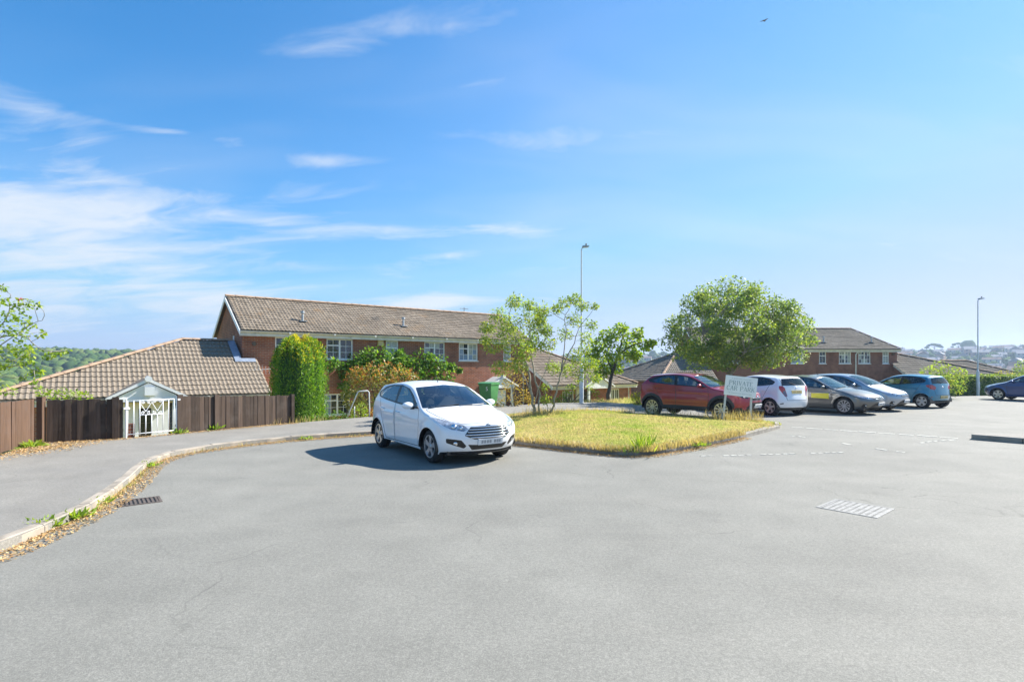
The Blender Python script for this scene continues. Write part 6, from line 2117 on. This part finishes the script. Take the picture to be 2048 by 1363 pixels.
lamp('grey street lamp column rising above the small trees in the middle', 3.27, 25.9, 7.42, .10, .027, 1.85, 'grey_post', .10)
lamp('pale street lamp column by the hedge on the right', 29.9, 35.3, 6.15, .09, .028, 1.5, 'grey_post', .12)

# --- wheelie bin
def glyphs(root, txt, name, size, Mx, mat, extrude=.002):
    cu = bpy.data.curves.new(name, 'FONT'); cu.body = txt; cu.size = size; cu.align_x = 'CENTER'; cu.align_y = 'CENTER'; cu.extrude = extrude; cu.resolution_u = 3
    tmp = bpy.data.objects.new(name, cu); COL.objects.link(tmp)
    bpy.context.view_layer.update()
    me = bpy.data.meshes.new_from_object(tmp.evaluated_get(bpy.context.evaluated_depsgraph_get()))
    bpy.data.objects.remove(tmp)
    o = link(name, me, MT[mat], root)
    o.matrix_local = Mx
    return o


bn = empty('wheelie_bin', (-1.02, 24.3, 0.04), R(-28), 'green wheelie bin with a white number five beside the porch', 'bin')
mb = MB()
def ring(hx, hy, z): return [(-hx, -hy, z), (hx, -hy, z), (hx, hy, z), (-hx, hy, z)]
mb.v += ring(.24, .25, .06) + ring(.31, .36, .98)
mb.f += [(0, 1, 5, 4), (1, 2, 6, 5), (2, 3, 7, 6), (3, 0, 4, 7), (3, 2, 1, 0), (4, 5, 6, 7)]; mb.m += [0] * 6
mb.build('body', MT['bin_green'], bn)
MB().box(-.335, .335, -.385, .385, .981, 1.02).build('rim', MT['bin_green'], bn)
mb = MB(); mb.prism([(-.42, 1.021), (.40, 1.021), (.40, 1.06), (.2, 1.10), (-.3, 1.09), (-.42, 1.05)], 'x', -.33, .33); mb.build('lid', MT['bin_green'], bn)
mb = MB(); mb.tube([(-.30, .46, 1.0), (.30, .46, 1.0)], .018, 8); mb.tube([(-.28, .36, .98), (-.28, .46, 1.0)], .016, 6); mb.tube([(.28, .36, .98), (.28, .46, 1.0)], .016, 6); mb.build('handle', MT['bin_green'], bn)
for s in (-1, 1):
    mb = MB(); mb.lathe([(0, s * .26), (.10, s * .26), (.10, s * .31), (0, s * .31)], 18, 'x', c=(0, .26, .06)); mb.build('wheel', MT['tyre'], bn)
glyphs(bn, '5', 'painted_number', .24, Matrix.Translation((.10, -.352, .80)) @ Matrix.Rotation(R(90) + .11, 4, 'X'), 'white_paint')

# --- private car park sign
SG = {  # strokes on a 1 x 1.25 cell: (x0, y0, x1, y1, width), serif letters
    'P': [(.2, 0, .2, 1.25, .17), (.08, .02, .36, .02, .06), (.08, 1.23, .6, 1.23, .06), (.6, 1.23, .82, 1.1, .1), (.82, 1.1, .84, .8, .17), (.84, .8, .62, .62, .1), (.62, .62, .25, .62, .06)],
    'R': [(.2, 0, .2, 1.25, .17), (.08, .02, .36, .02, .06), (.08, 1.23, .6, 1.23, .06), (.6, 1.23, .80, 1.1, .1), (.80, 1.1, .82, .82, .17), (.82, .82, .62, .65, .1), (.62, .65, .25, .65, .06), (.5, .65, .88, .02, .16), (.78, .02, 1.0, .02, .06)],
    'I': [(.5, 0, .5, 1.25, .17), (.34, .02, .66, .02, .06), (.34, 1.23, .66, 1.23, .06)],
    'V': [(.12, 1.23, .5, .02, .17), (.5, .02, .88, 1.23, .08), (0, 1.23, .3, 1.23, .06), (.74, 1.23, 1.0, 1.23, .06)],
    'A': [(.1, .02, .5, 1.23, .08), (.5, 1.23, .88, .02, .17), (.0, .02, .25, .02, .06), (.72, .02, 1.0, .02, .06), (.24, .42, .76, .42, .06)],
    'T': [(.5, 0, .5, 1.25, .17), (.05, 1.22, .95, 1.22, .07), (.05, 1.22, .05, 1.0, .07), (.95, 1.22, .95, 1.0, .07), (.34, .02, .66, .02, .06)],
    'E': [(.2, 0, .2, 1.25, .17), (.08, .03, .85, .03, .07), (.08, 1.22, .82, 1.22, .07), (.2, .65, .65, .65, .06), (.85, .03, .88, .25, .07), (.82, 1.22, .84, 1.02, .07)],
    'C': [(.85, .95, .84, 1.2, .07), (.85, 1.05, .55, 1.23, .08), (.55, 1.23, .25, 1.05, .12), (.25, 1.05, .15, .62, .17), (.15, .62, .25, .2, .17), (.25, .2, .55, .02, .12), (.55, .02, .9, .22, .08)],
    'K': [(.2, 0, .2, 1.25, .17), (.08, .02, .36, .02, .06), (.08, 1.23, .36, 1.23, .06), (.28, .55, .82, 1.2, .07), (.42, .72, .88, .02, .16), (.7, 1.23, .98, 1.23, .06), (.76, .02, 1.02, .02, .06)],
}


def letters(root, txt, cx, z, h, mat, adv=1.12):
    k = h / 1.25
    widths = [(.62 if c in 'I ' else adv) * k for c in txt]
    x = cx - sum(widths) / 2
    for c, w in zip(txt, widths):
        if c in SG:
            mb = MB()
            off = -.19 * k if c == 'I' else 0
            for (x0, y0, x1, y1, t) in SG[c]:
                a, b = Vector((x + off + x0 * k, z + y0 * k)), Vector((x + off + x1 * k, z + y1 * k))
                d = (b - a); L = d.length or 1e-6; d /= L
                n = Vector((-d.y, d.x)) * t * k / 2
                e = d * (t * k * .12)
                pts = [a - e - n, b + e - n, b + e + n, a - e + n]
                yo = -.016 - rng.uniform(0, .0012)
                mb.add([(p.x, yo, p.y) for p in pts] + [(p.x, -.0125, p.y) for p in pts], [(0, 1, 2, 3), (0, 4, 5, 1), (1, 5, 6, 2), (2, 6, 7, 3), (3, 7, 4, 0)])
            mb.build('letter', MT[mat], root, fix=False)
        x += w


sz = float(isle_z(7.3, 17.5)) - .03
sgn = empty('car_park_sign', (7.30, 17.55, sz), R(-4), 'leaning pale grey sign reading PRIVATE CAR PARK on two white posts', 'sign')
roll = Matrix.Translation((0, 0, 1.11)) @ Matrix.Rotation(R(6.5), 4, 'Y') @ Matrix.Scale(.94, 4)
bd = empty('sign_board', (0, 0, 0)); bd.parent = sgn; bd.matrix_local = roll
MB().box(-.53, .53, -.012, .012, -.335, .335).build('board_face', MT['sign_grey'], bd)
letters(bd, 'PRIVATE', 0, .03, .145, 'sign_ink', 1.06)
letters(bd, 'CAR PARK', 0, -.155, .15, 'sign_ink', 1.04)
for zc, n_, w_ in ((.245, 22, .64), (-.245, 26, .76)):      # two rows of lettering too small to read
    mb = MB()
    x = -w_ / 2
    for i in range(n_):
        w = w_ / n_
        if rng.random() < .86:
            mb.box(x, x + w * rng.uniform(.45, .75), -.0150, -.0125, zc - .018, zc + .018 * rng.uniform(.5, 1))
        x += w
    mb.build('small_print', MT['sign_ink_faint'], bd, fix=False)
for (xb, xt) in ((-.56, -.42), (.30, .36)):
    mb = MB(); w = .028
    mb.add([(xb - w, .012, -.15), (xb + w, .012, -.15), (xb + w, .06, -.15), (xb - w, .06, -.15), (xt - w, .014, 1.27), (xt + w, .014, 1.27), (xt + w, .06, 1.27), (xt - w, .06, 1.27)],
           [(0, 1, 5, 4), (1, 2, 6, 5), (2, 3, 7, 6), (3, 0, 4, 7), (4, 5, 6, 7), (3, 2, 1, 0)])
    mb.build('sign_post', MT['white_aged'], sgn)

# --- a bird high over the car park
bd_ = empty('bird', tuple(at(1528, 42, 42)), R(40), 'tiny dark bird high in the sky', 'bird')
mb = MB()
mb.v += [(-.18, 0, 0), (-.05, .04, .03), (.12, .03, .03), (.22, 0, .01), (.12, -.03, .03), (-.05, -.04, .03), (0, .32, .10), (-.06, .3, .09), (0, -.32, .02), (-.06, -.3, .02), (.03, 0, -.04)]
mb.f += [(0, 1, 10), (1, 2, 10), (2, 3, 10), (3, 4, 10), (4, 5, 10), (5, 0, 10), (0, 1, 2, 3), (0, 3, 4, 5), (1, 2, 6, 7), (4, 5, 9, 8)]; mb.m += [0] * 10
mb.build('bird_body', MT['iron'], bd_)
# ------------------------------------------------------------------ far hillsides
leaf_mat('far_green', (0.045, 0.085, 0.025), (0.075, 0.13, 0.033), (0.15, 0.19, 0.05), 0.1, 0.0)
leaf_mat('far_green_light', (0.09, 0.14, 0.04), (0.14, 0.19, 0.05), (0.22, 0.24, 0.08), 0.1, 0.0)
plain('far_wall_white', (0.40, 0.40, 0.39), 0.8, var=0.08)
plain('far_wall_cream', (0.33, 0.30, 0.26), 0.8, var=0.1)
plain('far_wall_brick', (0.36, 0.22, 0.17), 0.85, var=0.15)
plain('far_roof_brown', (0.24, 0.15, 0.11), 0.9, var=0.2)
plain('far_roof_slate', (0.20, 0.20, 0.22), 0.8, var=0.15)
plain('far_window', (0.05, 0.06, 0.08), 0.2)


def ico(sub):
    bm = bmesh.new(); bmesh.ops.create_icosphere(bm, subdivisions=sub, radius=1.0)
    v = np.array([p.co[:] for p in bm.verts]); f = np.array([[q.index for q in p.verts] for p in bm.faces]); bm.free()
    return v, f


IV, IF = ico(2)


def crowns(name, X, Y, size, mat, label, cat, parent=None, sink=.35):
    n = len(X)
    Z = land(X, Y)
    vs, fs = [], []
    for i in range(n):
        s = size[i]
        ph = nprng.uniform(0, 6, 3)
        lump = 1 + .20 * np.sin(IV[:, 0] * 4.3 + ph[0]) * np.sin(IV[:, 1] * 4.7 + ph[1]) + .16 * np.sin(IV[:, 2] * 7 + IV[:, 0] * 5 + ph[2]) + nprng.normal(0, .09, len(IV))
        v = IV * lump[:, None] * np.array([s, s, s * nprng.uniform(.75, 1.15)])
        v += [X[i], Y[i], Z[i] + s * (1 - sink)]
        vs.append(v); fs.append(IF + i * len(IV))
    o = link(name, npmesh(name, np.concatenate(vs), np.concatenate(fs)), MT[mat], parent)
    if parent is None: tag(o, label, cat, kind='stuff')
    return o


def fan(n, px0, px1, r0, r1, power=1.0):
    a = np.arctan((nprng.uniform(px0, px1, n) - 1024) / 1100)
    r = r0 + (r1 - r0) * nprng.uniform(0, 1, n) ** power
    return r * np.sin(a), r * np.cos(a)


x, y = fan(1500, -120, 420, 380, 800, .7)
crowns('hill_woodland', x, y, nprng.uniform(2.2, 4.6, len(x)), 'far_green', 'dense green woodland covering the hill on the left', 'woodland')
x, y = fan(900, -1500, -100, 430, 800, .7)
crowns('outer_woodland', x, y, nprng.uniform(2.6, 5.0, len(x)), 'far_green', 'woodland going on round the hill past the left edge', 'woodland')
x, y = fan(110, -80, 380, 260, 420)
crowns('hedgerow_trees', x, y, nprng.uniform(2.5, 4.5, len(x)), 'far_green_light', 'paler green trees and hedges at the foot of the left hill', 'trees')
x, y = fan(420, 1040, 1460, 300, 800, .8)
crowns('middle_hill_trees', x, y, nprng.uniform(2.2, 4.5, len(x)), 'far_green', 'scattered trees on the hazy hill above the low brick wing', 'trees')
x, y = fan(760, 1740, 2200, 150, 800, .9)
crowns('town_hill_trees', x, y, nprng.uniform(1.6, 3.6, len(x)), 'far_green', 'scattered trees among the houses on the hill at right', 'trees')
x, y = fan(60, 1740, 2200, 130, 420)
crowns('town_light_trees', x, y, nprng.uniform(2.0, 4.0, len(x)), 'far_green_light', 'pale green trees on the lower slope of the town hill', 'trees')
x, y = fan(160, 420, 1740, 700, 820)
crowns('skyline_trees', x, y, nprng.uniform(3, 6, len(x)), 'far_green', 'line of trees along the far skyline behind the terraces', 'trees')


def house_mesh(w, d, h, rh, wall, roofm):
    mb = MB()
    mb.box(-w/2, w/2, -d/2, d/2, -3, h, 0)
    o = .35
    mb.add([(-w/2 - o, -d/2 - o, h - .05), (w/2 + o, -d/2 - o, h - .05), (w/2 + o, d/2 + o, h - .05), (-w/2 - o, d/2 + o, h - .05), (-w/2 - o, 0, h + rh), (w/2 + o, 0, h + rh)],
           [(0, 1, 5, 4), (2, 3, 4, 5), (0, 4, 3), (1, 2, 5), (3, 2, 1, 0)], 1)
    for fl in range(int(h // 2.5)):
        for k in range(3):
            xx = -w/2 + w * (k + .5) / 3
            mb.box(xx - .55, xx + .55, -d/2 - .04, -d/2 + .02, .9 + fl * 2.6, 2.1 + fl * 2.6, 2)
    mb.box(w * .3, w * .3 + .7, -.35, .35, h + rh * .5, h + rh + .8, 0)
    me = mb.mesh('far_house', fix=True)
    for m in (MT[wall], MT[roofm], MT['far_window']): me.materials.append(m)
    return me


KINDS = [house_mesh(8, 7, 5.0, 2.2, 'far_wall_white', 'far_roof_slate'), house_mesh(10, 7.5, 5.2, 2.4, 'far_wall_cream', 'far_roof_brown'), house_mesh(13, 7, 5.2, 2.2, 'far_wall_white', 'far_roof_brown'),
         house_mesh(9, 8, 2.8, 2.6, 'far_wall_cream', 'far_roof_slate'), house_mesh(11, 8, 5.4, 2.6, 'far_wall_brick', 'far_roof_slate')]


LOOKS = ['small pale house with slate roof', 'cream house with brown roof', 'wide pale house with brown roof', 'cream bungalow with slate roof', 'brick house with slate roof']


def town(px0, px1, r0, r1, dr, gap, label, group, skip=.15, seed=1):
    rr = random.Random(seed)
    r = r0
    while r < r1:
        a0, a1 = math.atan((px0 - 1024) / 1100), math.atan((px1 - 1024) / 1100)
        a = a0 + rr.uniform(0, gap) / r
        while a < a1:
            if rr.random() > skip:
                q = r + rr.uniform(-.3, .3) * dr
                x, y = q * math.sin(a), q * math.cos(a)
                kd = rr.randrange(len(KINDS)); o = bpy.data.objects.new('far_house', KINDS[kd]); COL.objects.link(o)
                o.location = (x, y, float(land(x, y)) + .6); o.rotation_euler = (0, 0, -a + rr.choice((0, 0, 0, 1.57)) + rr.uniform(-.25, .25))
                s = rr.uniform(.62, .95); o.scale = (s, s, s)
                f_ = (r - r0) / max(1, r1 - r0)
                tag(o, LOOKS[kd] + (' low on ' if f_ < .3 else (' half way up ' if f_ < .68 else ' near the top of ')) + label, 'house', group)
            a += (gap * rr.uniform(.8, 1.25)) / r
        r += dr


town(1770, 2110, 330, 790, 30, 12, 'the town hill at right', 'houses on the town hill', .12, 3)
town(1170, 1440, 420, 790, 48, 18, 'the hazy middle hill', 'houses on the middle hill', .22, 4)
town(-60, 210, 200, 345, 28, 15, 'the wooded valley side at left', 'houses in the left valley', .30, 5)
# a long pale building low on the town hill
big = empty('long_building', (129, 143, float(land(129, 143))), R(-40), 'long low building with white roof edge at the foot of the town hill', 'building')
MB().box(-16, 16, -5, 5, -3, 4.2).build('wall', MT['far_wall_white'], big)
MB().box(-16.6, 16.6, -5.6, 5.6, 4.21, 5.0).build('roof', MT['far_wall_white'], big)
for k in range(9): MB().box(-14.5 + k * 3.3, -12.6 + k * 3.3, -5.05, -4.99, 1.2, 2.8).build('window', MT['far_window'], big)


def umbrella_pine(label, px, r, h, w):
    a = math.atan((px - 1024) / 1100)
    x, y = r * math.sin(a), r * math.cos(a)
    root = empty('umbrella_pine', (x, y, float(land(x, y))), 0, label, 'pine tree', 'pines on the town skyline')
    mb = MB(); limb(mb, [(0, 0, -1), (.4, 0, h * .5), (0, 0, h * .82)], .5, .3); limb(mb, [(.3, 0, h * .5), (2.2, 0, h * .7), (w * .5, 0, h * .85)], .25, .12); limb(mb, [(.3, 0, h * .55), (-2, 0, h * .7), (-w * .5, 0, h * .84)], .25, .12)
    mb.build('trunk', MT['bark_dark'], root)
    vs, fs = [], []
    for i in range(9):
        t = (i - 4) / 4.2
        v = IV * (1 + nprng.normal(0, .12, len(IV)))[:, None] * np.array([w * .13, w * .2, h * .10]) * nprng.uniform(.6, 1.2) + [t * w * .5, nprng.uniform(-1, 1), h * (.92 - .30 * t * t) + nprng.uniform(-.5, .5)]
        vs.append(v); fs.append(IF + i * len(IV))
    link('crown', npmesh('crown', np.concatenate(vs), np.concatenate(fs)), MT['far_green'], root)


umbrella_pine('flat topped pine on the town skyline, the left one of two', 1868, 745, 12.5, 17)
umbrella_pine('flat topped pine on the town skyline, the one nearer the lamp column', 1916, 750, 12.5, 14)
a = math.atan((1937 - 1024) / 1100)
rt_ = empty('skyline_tree', (745 * math.sin(a), 745 * math.cos(a), float(land(745 * math.sin(a), 745 * math.cos(a)))), 0, 'dark rounded tree on the town skyline left of the lamp column', 'tree')
MB().tube([(0, 0, -1), (0, 0, 6)], .5, 6).build('trunk', MT['bark_dark'], rt_)
link('crown', npmesh('crown', IV * (1 + nprng.normal(0, .09, len(IV)))[:, None] * [6.5, 6.5, 5.5] + [0, 0, 8.5], IF), MT['far_green'], rt_)

# ------------------------------------------------------------------ haze
mh, nt, out = new_mat('air')
pv = nd(nt, 'ShaderNodeVolumePrincipled', {'Color': (0.58, 0.74, 1.0, 1), 'Density': 0.00042, 'Anisotropy': 0.35})
nt.links.new(pv.outputs[0], out.inputs['Volume'])
hz_ = MB().box(-3200, 3200, -3200, 3200, -75, 48).build('haze', mh)
tag(hz_, kind='stuff')
